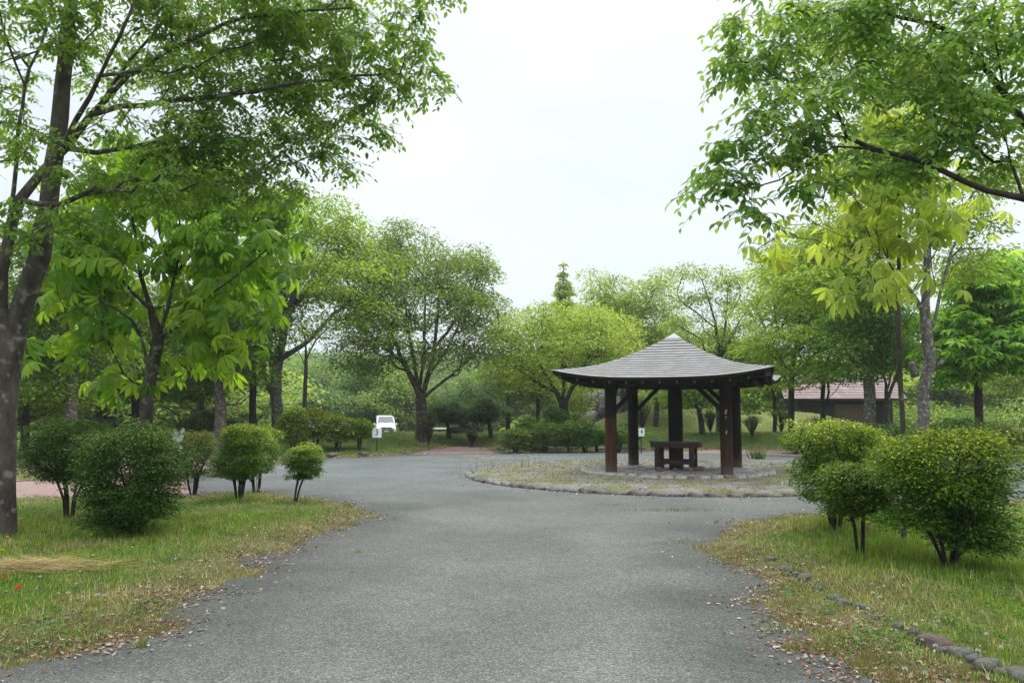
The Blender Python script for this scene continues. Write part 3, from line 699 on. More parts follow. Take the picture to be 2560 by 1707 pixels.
# ring beams, cross beams, braces
for (ax_, ay_, bx_, by_) in ((-1, -1, 1, -1), (-1, 1, 1, 1), (-1, -1, -1, 1), (1, -1, 1, 1)):
    ex = .32
    dx, dy = (bx_ - ax_) / 2, (by_ - ay_) / 2; zz = TOPZ + .09 if dx else TOPZ + .102
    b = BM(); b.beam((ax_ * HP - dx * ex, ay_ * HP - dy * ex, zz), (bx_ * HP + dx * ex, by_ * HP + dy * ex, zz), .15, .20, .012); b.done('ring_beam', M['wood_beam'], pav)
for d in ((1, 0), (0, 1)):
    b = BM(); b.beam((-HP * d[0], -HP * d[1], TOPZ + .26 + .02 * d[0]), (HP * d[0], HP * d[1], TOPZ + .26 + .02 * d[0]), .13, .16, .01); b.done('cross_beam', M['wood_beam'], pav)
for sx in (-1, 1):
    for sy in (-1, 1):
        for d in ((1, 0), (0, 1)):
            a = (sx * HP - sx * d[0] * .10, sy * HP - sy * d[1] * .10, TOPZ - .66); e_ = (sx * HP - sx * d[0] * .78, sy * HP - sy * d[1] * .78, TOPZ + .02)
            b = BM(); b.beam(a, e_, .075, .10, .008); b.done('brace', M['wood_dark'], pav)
# roof surface: square plan, concave profile, corners kick up
RA = 2.42; APEX = 3.58 - PZ + .03; EAVE = 2.40 - PZ
def roof_z(t, u=0.0):          # t 0 apex .. 1 eave ; u -1..1 along the side
    z = APEX - (APEX - EAVE) * (1.36 * t - .36 * t * t)
    return z + .20 * (abs(u) ** 3.2) * sstep(.3, 1.0, t) * t * t
def roof_half(t, u=0.0): return RA * t * (1 + .045 * abs(u) ** 3 * t)
courses = 17; nu = 28
def roof_mesh():
    V = []; F = []; MI = []
    ts = np.linspace(.075, 1, courses + 1)
    for side in range(4):
        ca, sa = [(1, 0), (0, 1), (-1, 0), (0, -1)][side]
        def pt(t, u, dz):
            h = roof_half(t, u); x, y = h * u, -h; return (x * ca - y * sa, x * sa + y * ca, float(roof_z(t, u)) + dz)
        for c in range(courses):
            t0, t1 = ts[c], ts[c + 1] + .004
            o = len(V)
            for k in range(nu + 1):
                u = -1 + 2 * k / nu
                V.append(pt(t0, u, .002)); V.append(pt(t1, u, .016)); V.append(pt(t1 - .012, u, .002)); 
            for k in range(nu):
                a = o + k * 3; F.append((a, a + 1, a + 4, a + 3)); MI.append(0)
                F.append((a + 1, a + 2, a + 5, a + 4)); MI.append(1)
    me = np_mesh('roof_covering', np.array(V), [np.array(F)], None, False); return me, MI
me, MI = roof_mesh()
M['roof'] = mat_noise('roof_boards', (.33, .33, .325), (.42, .415, .41), 4, 6, .6, .15, 20, (1, 1, 4), .4, c3=(.30, .285, .265), c3scale=2.5, c3lo=.5, c3hi=.75)
roof = link('roof', me, [M['roof'], mat_plain('board_gap', (.03, .028, .03), .8)], pav); me.polygons.foreach_set('material_index', MI)
# dark lining under the covering
V = []; F = []; tt = np.linspace(.06, 1, 12)
for side in range(4):
    ca, sa = [(1, 0), (0, 1), (-1, 0), (0, -1)][side]; o = len(V)
    for t in tt:
        for k in range(nu + 1):
            u = -1 + 2 * k / nu; h = roof_half(t, u) * .995; x, y = h * u, -h; V.append((x * ca - y * sa, x * sa + y * ca, float(roof_z(t, u)) - .035))
    w = nu + 1
    for i in range(11):
        for k in range(nu): a = o + i * w + k; F.append((a, a + 1, a + w + 1, a + w))
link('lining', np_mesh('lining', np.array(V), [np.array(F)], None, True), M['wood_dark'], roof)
# eave edge: thin pale drip edge over a dark fascia
for nm, z0, z1, off, mt in (('drip_edge', .022, -.004, .012, M['roof']), ('fascia', -.004, -.085, -.004, M['wood_dark'])):
    V = []; F = []
    for side in range(4):
        ca, sa = [(1, 0), (0, 1), (-1, 0), (0, -1)][side]; o = len(V)
        for k in range(nu + 1):
            u = -1 + 2 * k / nu; h = roof_half(1, u)
            for dz, ho in ((z0, off), (z1, off), (z1, off - .04), (z0 - .006, off - .04)):
                hh = h + ho; x, y = hh * u, -hh; V.append((x * ca - y * sa, x * sa + y * ca, float(roof_z(1, u)) + dz))
        for k in range(nu):
            for j in range(4): a = o + k * 4 + j; b_ = o + k * 4 + (j + 1) % 4; F.append((a, b_, b_ + 4, a + 4))
    link(nm, np_mesh(nm, np.array(V), [np.array(F)], None, False), mt, roof)
for side in range(4):
    ca, sa = [(1, 0), (0, 1), (-1, 0), (0, -1)][side]; V = []; F = []; nn_ = 20
    for k in range(nn_ + 1):
        u = -1 + 2 * k / nn_; x0 = RA * .86 * u
        for (yo, zo) in ((0, -.10), (0, -.27), (.07, -.27), (.07, -.10)):
            x, y = x0, -(RA * .87 - yo); V.append((x * ca - y * sa, x * sa + y * ca, float(roof_z(.87, u * .8)) + zo))
    for k in range(nn_):
        for j in range(4): a = k * 4 + j; b_ = k * 4 + (j + 1) % 4; F.append((a, b_, b_ + 4, a + 4))
    link('eave_beam', np_mesh('eave_beam', np.array(V), [np.array(F)]), M['wood_beam'], pav)
# apex cap
b = BM(); h = .21; zt = float(roof_z(.085)) + .02
b.poly([(-h, -h, zt), (h, -h, zt), (h, h, zt), (-h, h, zt)])
for (x0, y0, x1, y1) in ((-h, -h, h, -h), (h, -h, h, h), (h, h, -h, h), (-h, h, -h, -h)):
    b.poly([(x0, y0, zt), (x1, y1, zt), (0, 0, zt + .155)])
b.done('apex_cap', mat_plain('cap_metal', (.27, .27, .27), .6), roof)
# hip rafters ending in big weathered log ends, and common rafter tails
for sx in (-1, 1):
    for sy in (-1, 1):
        a = np.array((sx * .5, sy * .5, float(roof_z(.35)) - .2)); m_ = np.array((sx * 1.75, sy * 1.75, float(roof_z(.78, .9)) - .26)); e_ = np.array((sx * RA * .985, sy * RA * .985, EAVE + .075))
        b = BM(); b.beam(tuple(a), tuple(m_), .13, .16); b.beam(tuple(m_ + (m_ - e_) * .05), tuple(e_), .155, .17, .02); hr = b.done('hip_rafter', M['wood_beam'], pav)
        b = BM(); d = unit(e_ - m_); b.beam(tuple(e_ + d * .001), tuple(e_ + d * .012), .15, .165, .004); b.done('log_end', M['wood_end'], hr)
tail_m = M['wood_end']
for side in range(4):
    ca, sa = [(1, 0), (0, 1), (-1, 0), (0, -1)][side]
    for k in range(11):
        u = -.84 + 1.68 * k / 10
        def q(t, dz):
            x, y = RA * u * .97, -RA * t; return (x * ca - y * sa, x * sa + y * ca, float(roof_z(t, u * .9)) + dz)
        t0 = max(abs(u) * .97, .42); b = BM(); b.beam(q(t0, -.085), q(.965, -.135), .05, .085, .005); rt = b.done('rafter', M['wood_beam'], pav)
        e1 = np.array(q(.965, -.135)); d = unit(e1 - np.array(q(t0, -.085))); b = BM(); b.beam(tuple(e1 + d * .001), tuple(e1 + d * .008), .046, .08, .003); b.done('rafter_end', tail_m, rt)

# table built round the centre post
tab = thing('table', 'dark octagonal timber table wrapped round the centre post of pavilion', 'table', (C0[0], C0[1], PZ), TH)
TW = mat_noise('table_wood', (.018, .010, .008), (.075, .028, .018), 5, 7, .6, .4, 14, (5, 5, .8), .35)
b = BM(); pts = []
for k in range(8):
    a = R(22.5 + 45 * k); pts.append((.70 * math.cos(a), .70 * math.sin(a)))
ho = .168
for k in range(8):       # plank segments leaving a square hole for the post
    a, c = pts[k], pts[(k + 1) % 8]
    def inner(p):
        m = max(abs(p[0]), abs(p[1])); return (p[0] / m * ho, p[1] / m * ho)
    i0, i1 = inner(a), inner(c)
    for z, rv in ((.715, 0), (.675, 1)):
        b.poly([(*a, z), (*c, z), (*i1, z), (*i0, z)])
    b.poly([(*a, .715), (*c, .715), (*c, .675), (*a, .675)])
b.done('table_top', mat_noise('table_top_wood', (.03, .024, .021), (.085, .07, .06), 6, 6, .5, .3, 14, (4, 4, 1), .4), tab)
b = BM()
for k in range(8):
    a, c = np.array(pts[k]) * .93, np.array(pts[(k + 1) % 8]) * .93; b.beam((*a, .617), (*c, .617), .035, .115, .004)
b.done('apron', TW, tab)
for sx in (-1, 1):
    for sy in (-1, 1):
        b = BM(); b.box((sx * .43, sy * .36, .28), (.11, .11, .58), None, .008); b.done('leg', TW, tab)
for sy in (-1, 1):
    b = BM(); b.box((0, sy * .36, .19), (.74, .06, .10), None, .006); b.done('stretcher', TW, tab)
for sx in (-1, 1):
    b = BM(); b.box((sx * .43, 0, .30), (.06, .60, .10), None, .006); b.done('stretcher', TW, tab)
rock_me = [stone_mesh('rock', 1, 1, 1, 90 + i, 3, .16, .45) for i in range(6)]
def rock(name, label, loc, s, rz, mt, group=None, k=0, cat='rock'):
    o = bpy.data.objects.new(name, rock_me[k % 6].copy()); COL.objects.link(o); o.data.materials.append(M[mt]); o.location = loc; o.scale = s; o.rotation_euler = (0, 0, rz); return tag(o, label, cat, group)
for (x, y, s, lb) in ((-.36, -.56, .07, 'small grey footing rock below left side of the pavilion table'), (.40, -.55, .075, 'small grey footing rock below right side of the pavilion table'), (.05, -.5, .05, 'smallest footing rock in front of the centre post'), (.62, -.35, .09, 'larger pale footing rock right of the pavilion table')):
    px, py, _ = rp(x, y); rock('footing_rock', lb, (px, py, PZ + s * .45), (s * 1.5, s, s * .8), x * 9, 'stone', None, int(abs(x) * 30))

# ================================================================== NUMBER SIGNS
def text_mesh(txt, size):
    cu = bpy.data.curves.new('txt', 'FONT'); cu.body = txt; cu.size = size; cu.align_x = 'CENTER'; cu.align_y = 'CENTER'; cu.extrude = .0015; cu.offset = .004
    ob = bpy.data.objects.new('txt', cu); COL.objects.link(ob); bpy.context.view_layer.update()
    me = bpy.data.meshes.new_from_object(ob.evaluated_get(bpy.context.evaluated_depsgraph_get())); bpy.data.objects.remove(ob); bpy.data.curves.remove(cu); return me
def sign(px, pyb, Yd, w, h, zc, txt, label, rz, sx=.8):
    p = PP(px, 1100, Yd); z = Hs(p[0], p[1]); t = thing('number_sign', label, 'sign', (p[0], p[1], z - .02), rz)
    zc = zc - z + .02
    b = BM(); b.box((0, .02, (zc + h / 2) / 2), (.035, .03, zc + h / 2 - .02), None, .003); b.done('post', M['black'], t)
    b = BM(); b.box((0, -.004, zc), (w, .014, h), None, .003); pn = b.done('panel', M['white'], t)
    me = text_mesh(txt, h * .85); n = link('numeral', me, M['black'], pn, (0, -.0135, zc + .01)); n.rotation_euler = (R(90), 0, 0); n.scale = (sx, 1, 1)
    b = BM(); b.cyl((0, -.0115, zc - h * .42), (0, -.016, zc - h * .42), .011, n=8); b.cyl((0, -.0115, zc + h * .43), (0, -.016, zc + h * .43), .011, n=8); b.done('screw', M['black'], pn)
def zat(py, Y): return CAMZ + (HOR - py) / FPX * Y * 1.0
sign(942, 1117, 31.0, .36, .36, PP(942, 1082, 31)[2], '3', 'white sign reading 3 on a short black post before the van', 0, .85)
sign(1604, 1115, 31.5, .33, .32, PP(1604, 1080, 31.5)[2], '4', 'white sign reading 4 on short post seen through the pavilion', R(38), .9)

# ================================================================== VEHICLES
CARP = mat_plain('car_white', (.58, .59, .61), .3, 0, .5, .6); GLS = mat_plain('car_glass', (.10, .13, .15), .12, 0, .8); GLD = mat_plain('car_glass_dark', (.02, .022, .025), .1, 0, .6)
TYR = mat_plain('tyre_rubber', (.02, .02, .02), .9, 0, .2); RIM = mat_plain('rim_metal', (.45, .46, .48), .35, .8); CHR = mat_plain('chrome', (.55, .55, .58), .2, .9); LMP = mat_plain('headlamp_glass', (.55, .58, .60), .1, 0, .7)
def car_body(prof_low, stations, mats):
    """stations: (y, half width low, half width belt, half width roof, z low, z belt, z roof); front at -y"""
    V = []; F = []; n = 12
    for (y, wl, wb, wr, zl, zb, zr) in stations:
        half = [(wl * .9, zl), (wl, zl + .12), (wl * 1.0, (zl + zb) / 2), (wb, zb), (wr + .03, zr - .10 if zr - .10 > zb else zb + .01), (wr * .82, zr)]
        ring = half + [(-x, z) for x, z in reversed(half)]
        V += [(x, y, z) for x, z in ring]
    m = len(stations)
    for i in range(m - 1):
        for j in range(n): F.append((i * n + j, i * n + (j + 1) % n, (i + 1) * n + (j + 1) % n, (i + 1) * n + j))
    me = np_mesh('body', np.array(V), [np.array(F), np.array([list(range(n)), [(m - 1) * n + k for k in range(n - 1, -1, -1)]])], None, True)
    return me
def wheel(root, x, y, r=.31):
    b = BM(); b.cyl((-.1, 0, 0), (.1, 0, 0), r, n=24); w = b.done('wheel', TYR, root, loc=(x, y, r))
    b = BM(); s = 1 if x > 0 else -1; b.cyl((s * .095, 0, 0), (s * .106, 0, 0), r * .66, r * .6, n=16)
    for k in range(5): a = k * R(72); b.box((s * .11, math.cos(a) * r * .3, math.sin(a) * r * .3), (.012, .05, r * .6), Matrix.Rotation(-a + R(90), 3, 'X'))
    b.done('rim', RIM, w)
def van(px, Yd, rz):
    p = PP(px, 1080, Yd); z = Hs(p[0], p[1]) + .05; t = thing('parked_van', 'white minivan parked facing us beyond the grass bank', 'van', (p[0], p[1], z), rz)
    st = [(-2.30, .66, .62, .50, .30, .78, .90), (-2.22, .80, .76, .62, .22, .86, 1.00), (-1.95, .845, .80, .66, .18, .98, 1.10), (-1.45, .85, .82, .68, .18, 1.06, 1.22), (-.72, .85, .83, .70, .18, 1.08, 1.74), (-.4, .85, .83, .70, .18, 1.08, 1.83), (1.2, .85, .83, .70, .18, 1.08, 1.86), (2.0, .85, .83, .68, .2, 1.08, 1.82), (2.25, .82, .80, .64, .25, 1.05, 1.74), (2.34, .78, .76, .60, .32, 1.02, 1.60)]
    link('body', car_body(None, st, None), CARP, t)
    b = BM(); b.poly([(-.66, -1.475, 1.20), (.66, -1.475, 1.20), (.58, -.735, 1.755), (-.58, -.735, 1.755)]); b.poly([(-.66, -1.455, 1.20), (.66, -1.455, 1.20), (.58, -.715, 1.75), (-.58, -.715, 1.75)]); b.done('windscreen', mat_plain('windscreen', (.07, .09, .10), .3, 0, .35), t)
    for s in (-1, 1):
        for (y0, y1, zt0, zt1) in ((-.95, -.02, 1.42, 1.68), (.04, 1.05, 1.69, 1.70), (1.12, 2.0, 1.69, 1.64)):
            b = BM(); b.poly([(s * .842, y0, 1.12), (s * .842, y1, 1.12), (s * .745, y1, zt1), (s * (.745 if y0 > -.5 else .79), y0, zt0)]); b.done('side_window', GLD, t)
        b = BM(); b.poly([(s * .38, -2.265, .86), (s * .76, -2.16, .94), (s * .80, -2.10, .82), (s * .76, -2.235, .74), (s * .40, -2.30, .76)]); b.done('headlight', LMP, t)
        b = BM(); b.box((s * .93, -.98, 1.13), (.16, .10, .16), None, .03); b.box((s * .86, -.98, 1.08), (.08, .05, .04)); b.done('mirror', CARP, t)
        b = BM(); b.box((s * .64, -2.285, .40), (.14, .03, .10), None, .01); b.done('fog_lamp', GLD, t)
        for y in (-1.5, 1.35): wheel(t, s * .77, y)
    b = BM(); b.box((0, -2.315, .80), (.74, .03, .05), None, .01); b.box((0, -2.33, .70), (.78, .02, .03), None, .006); b.box((0, -2.32, .55), (.90, .03, .16), None, .02); b.done('grille', GLD, t)
    b = BM(); b.box((0, -2.335, .76), (.80, .02, .022), None, .004); b.box((0, -2.34, .80), (.12, .02, .08), None, .01); b.done('chrome_strip', CHR, t)
    b = BM(); b.box((0, -2.345, .52), (.33, .01, .165), None, .004); b.done('number_plate', M['white'], t)
    b = BM(); b.box((0, -2.31, .30), (1.3, .05, .07), None, .01); b.done('bumper', CARP, t)
    for s in (-1, 1):
        b = BM(); b.beam((s * .25, -1.50, 1.2), (s * -.15, -1.40, 1.30), .015, .015, 0); b.done('wiper', M['black'], t)
van(962, 62, R(12)); vn = [o for o in bpy.data.objects if o.name == 'parked_van'][0]; vn.scale = (.9, .95, .9); vn.location.z -= .12
def hatch(px, Yd, rz):
    p = PP(px, 1080, Yd); z = Hs(p[0], p[1]) + .05; t = thing('parked_car', 'white car with dark roof mostly hidden behind clipped shrubs', 'car', (p[0], p[1], z), rz)
    st = [(-2.15, .62, .60, .50, .3, .62, .70), (-2.0, .80, .76, .60, .22, .74, .84), (-1.3, .83, .79, .62, .18, .86, .95), (-.85, .83, .80, .62, .18, .90, 1.05), (-.2, .83, .80, .60, .18, .92, 1.42), (.6, .83, .80, .60, .18, .92, 1.48), (1.4, .83, .80, .58, .18, .92, 1.40), (1.95, .82, .78, .56, .2, .92, 1.12), (2.15, .76, .74, .52, .3, .86, .96)]
    link('body', car_body(None, st, None), CARP, t)
    b = BM(); b.box((0, .5, 1.475), (1.02, 1.5, .03), None, .01); b.done('roof_panel', M['black'], t)
    for s in (-1, 1):
        b = BM(); b.beam((s * .52, -.3, 1.52), (s * .52, 1.3, 1.52), .03, .03, .01); b.done('roof_rail', CHR, t)
        for (y0, y1, a0, a1) in ((-.62, .35, 1.12, 1.36), (.4, 1.2, 1.37, 1.33), (1.25, 1.75, 1.3, 1.15)):
            b = BM(); b.poly([(s * .812, y0, .95), (s * .812, y1, .95), (s * .67, y1, a1), (s * .70, y0, a0)]); b.done('side_window', GLD, t)
        for y in (-1.35, 1.3): wheel(t, s * .75, y)
        b = BM(); b.box((s * .56, -2.1, .62), (.3, .1, .12), None, .02); b.done('headlight', LMP, t)
        b = BM(); b.box((s * .9, -.75, .98), (.14, .09, .13), None, .03); b.done('mirror', CARP, t)
    b = BM(); b.poly([(-.6, -.9, 1.03), (.6, -.9, 1.03), (.52, -.24, 1.41), (-.52, -.24, 1.41)]); b.done('windscreen', GLS, t)
    b = BM(); b.box((0, -2.14, .5), (.8, .04, .14), None, .02); b.done('grille', GLD, t)
hatch(832, 60, R(72))

# ================================================================== BARN
def barn():
    Yb = 50; L0 = PP(1970, 1030, Yb); z = Hs(22, Yb) - .35; zz = z
    t = thing('barn', 'dark timber barn with faded red ribbed roof behind the trees', 'barn', (float(PP(1996, 1030, Yb)[0]), Yb, zz), R(-4))
    W_, D_ = 5.7, 5.0
    ez = PP(2050, 992, Yb)[2] - zz; rz_ = PP(2050, 926, Yb + 2.5)[2] - zz
    wd = mat_noise('barn_boards', (.012, .010, .009), (.04, .032, .026), 4, 6, .8, .5, 10, (1, 1, 14), .2)
    b = BM()
    for (x0, x1) in ((0, 2.2), (4.2, 4.6), (5.45, W_)): b.box(((x0 + x1) / 2, 0, ez / 2), (x1 - x0, .12, ez)).done('wall_board_panel', wd, t); b = BM()
    b.box((W_ / 2, D_, ez / 2), (W_, .12, ez)); b.box((.06, D_ / 2, ez / 2), (.12, D_ - .13, ez - .01)); b.box((W_ - .06, D_ / 2, ez / 2), (.12, D_ - .13, ez - .01))
    b.done('wall', wd, t)
    b = BM(); b.poly([(-.0, 0, ez), (-.0, D_, ez), (-.0, D_ / 2, rz_ - .1)]); b.poly([(W_, 0, ez), (W_, D_, ez), (W_, D_ / 2, rz_ - .1)]); b.done('gable', wd, t)
    b = BM(); nsl = 20
    for k in range(nsl): b.box((1.1, -.09, .12 + k * (ez - .3) / nsl), (1.9, .05, .05), Matrix.Rotation(R(30), 3, 'X'))
    b.done('louvre', wd, t)
    b = BM(); b.box((3.2, .05, ez / 2 - .2), (1.95, .06, ez - .5), None, .01); b.done('sliding_door', mat_noise('door_brown', (.05, .032, .022), (.09, .06, .045), 5, 5, .8, .3, 12, (8, 8, 1)), t)
    b = BM(); b.box((5.02, .3, ez / 2 - .2), (.83, .06, ez - .5), None, .01); b.done('sliding_door', wd, t)
    rm = mat_noise('barn_roof_red', (.20, .145, .135), (.28, .21, .20), 3, 6, .6, .1, 15, spec=.3, c3=(.36, .30, .27), c3scale=1.2, c3lo=.55, c3hi=.75)
    V = []; F = []; MI = []; nc = 18; ov = .45
    for side in (0, 1):
        for c in range(nc):
            for (ta, tb, da, db) in ((c / nc, (c + 1) / nc, .0, .035),):
                def q(t_, dz, x):
                    yy = -ov + (D_ / 2 + ov) * t_; z_ = ez - .12 + (rz_ - ez + .12) * t_; return (x, yy if side == 0 else D_ - yy, z_ + dz)
                o = len(V); gx0, gx1 = -.95 + .0 * c, W_ + .75
                V += [q(ta, .035, gx0), q(ta, .035, gx1), q(tb, .0, gx1), q(tb, .0, gx0), q(ta, -.004, gx0), q(ta, -.004, gx1)]
                F += [(o, o + 1, o + 2, o + 3), (o, o + 1, o + 5, o + 4)]; MI += [0, 1]
    me = np_mesh('roof', np.array(V), [np.array(F)]); ro = link('roof', me, [rm, mat_plain('roof_gap', (.10, .05, .045), .8)], t); me.polygons.foreach_set('material_index', MI)
    b = BM(); b.beam((-.78, D_ / 2, rz_ + .02), (W_ + .78, D_ / 2, rz_ + .02), .22, .09, .02); b.done('ridge_cap', mat_plain('ridge_red', (.22, .07, .05), .6), ro)
    b = BM()
    for s in (0, 1):
        for x in (-.72, W_ + .72): b.beam((x, -ov if s == 0 else D_ + ov, ez - .17), (x, D_ / 2, rz_ - .07), .05, .12, .005)
    b.beam((-.7, -ov + .02, ez - .18), (W_ + .7, -ov + .02, ez - .18), .04, .10, .004)
    b.done('bargeboard', wd, ro)
barn()

# ================================================================== ROCKS
def ground_at(px, Y): p = PP(px, 1080, Y); return float(p[0]), Y, Hs(float(p[0]), Y)
x, y, z = ground_at(1163, 40.5); rock('boulder', 'big flat-topped black boulder on the grass bank', (x, y, z + .16), (.92, .7, .42), .2, 'stone_dark', None, 1)
x, y, z = ground_at(1240, 52); rock('boulder', 'low grey boulder on top of small grass mound', (x, y, z + .15), (.9, .6, .32), .4, 'stone', None, 2)
x, y, z = ground_at(1018, 46); rock('stone_block', 'flat grey stone slab lying left of the broad tree trunk', (x, y, z + .1), (.5, .4, .16), .1, 'stone', None, 3, 'stone')
for k, (px, Y_, dz, s, lb) in enumerate(((1497, 55, 1.1, 1.15, 'tall dark boulder topping the rock pile left of the pavilion'), (1530, 53.5, .5, 1.0, 'grey boulder low in the rock pile seen through the pavilion'), (1558, 55, 1.1, 1.1, 'rounded boulder at right top of the rock pile'), (1480, 53.5, .2, .8, 'small boulder at left foot of the rock pile'))):
    x, y, z = ground_at(px, Y_); rock('boulder', lb, (x, y, z + dz), (s * 1.0, s * .9, s * .85), k * 1.3, 'stone_dark', 'boulders piled on the mound', k)
# kerb stones half sunk along the right verge
vs = [(1855, 1372, .05, 'smallest mossy kerb stone where the right verge row begins'), (1890, 1384, .07, 'second mossy stone of the right verge row, under grass tips'), (1926, 1400, .11, 'rounded grey stone, left one of a touching pair on right verge'), (1965, 1420, .13, 'greyish stone right beside its touching neighbour on the verge'), (2014, 1445, .15, 'broad pale-topped stone in the middle of right verge row'), (2047, 1473, .09, 'small dark stone tucked beside the broad pale-topped one'),
      (2085, 1498, .10, 'mostly buried stone in a gap of the verge row, below the clover cluster'), (2108, 1512, .12, 'grey stone with grass growing across it in mid verge'), (1990, 1434, .09, 'small stone wedged just before the broad pale-topped one'), (2245, 1572, .09, 'dull stone beside the upright light grey oval one'), (2362, 1632, .10, 'small stone squeezed beside the large reddish one'), (2435, 1655, .11, 'grey stone between two larger ones near the bottom right'), (2508, 1688, .10, 'small stone beside the dark rounded one at bottom right'),
      (2150, 1520, .10, 'half buried stone with white clover heads beside it'), (2188, 1546, .08, 'low stone under tall dry grass stalks'), (2285, 1590, .10, 'upright light grey oval stone of right verge'), (2330, 1615, .20, 'large reddish brown stone near bottom right'), (2400, 1640, .14, 'grey stone just right of the large reddish one'), (2470, 1672, .16, 'dark rounded stone second from bottom right corner'), (2545, 1697, .15, 'grey stone cut off by the bottom right corner')]
for k, (px, py, s, lb) in enumerate(vs):
    p = GP(px, py, .05); s *= .55; rock('kerb_stone', lb, (p[0], p[1], max(Hs(p[0], p[1]), .02) + s * .14), (s * (1.0 if 'oval' not in lb else .75), s * .8, s * (.6 if 'oval' not in lb else .85)), k * .9 + .3, 'stone_red' if 'large reddish brown' in lb else 'stone_mid', 'sunken stones along the right verge', k, 'stone')
# rough kerb stones of the far side of the loop (mortared ring, half hidden by litter)
fk = thing('stone_kerb', 'broken row of dark kerb stones along the far side of the loop', 'kerb', (0, 30, 0))
pts = [GP(x, y)[:2] for x, y in [(700, 1158), (805, 1146), (925, 1141)]] + [None] + [GP(x, y)[:2] for x, y in [(1240, 1129), (1450, 1127), (1690, 1127)]] + [None] + [GP(x, y)[:2] for x, y in [(2060, 1139), (2300, 1145), (2560, 1151)]]
cnt_ = 0
for a, c in zip(pts[:-1], pts[1:]):
    if a is None or c is None: continue
    Ln = np.linalg.norm(c - a); dr = (c - a) / Ln; n_ = int(Ln / .5)
    for i in range(n_):
        q = a + dr * (i + .5) * Ln / n_ + np.array([0, .18]) + rng.normal(0, .04, 2)
        if rng.random() < .12: continue
        o = link('kerb_stone', kerb_me[int(rng.integers(0, 6))], None, fk, (q[0], q[1] - 30, .11)); o.rotation_euler = (0, rng.normal(0, .08), math.atan2(dr[1], dr[0])); o.scale = (1.05, rng.uniform(.8, 1.3), rng.uniform(.7, 1.2)); cnt_ += 1
# low bench at the edge of the car park
x, y, z = ground_at(1100, 48); t = thing('bench', 'low pale bench between the broad trunk and a small dark tree', 'bench', (x, y, z)); zc = PP(1100, 1071, 48)[2] - z
b = BM(); b.box((0, 0, zc), (1.3, .4, .09), None, .01); b.done('seat', M['white'], t)
for s in (-1, 1): b = BM(); b.box((s * .45, 0, (zc - .05) / 2), (.12, .34, zc - .05), None, .01); b.done('leg', M['stone'], t)
# ================================================================== NEAR TREES
G_MID = (.045, .105, .022); G_DEEP = (.028, .072, .018); G_LT = (.085, .165, .030); G_YEL = (.19, .27, .03); G_YG = (.12, .22, .025)
def L_(pts, Y): return [PP(p[0], p[1], p[2] if len(p) > 2 else Y) for p in pts]
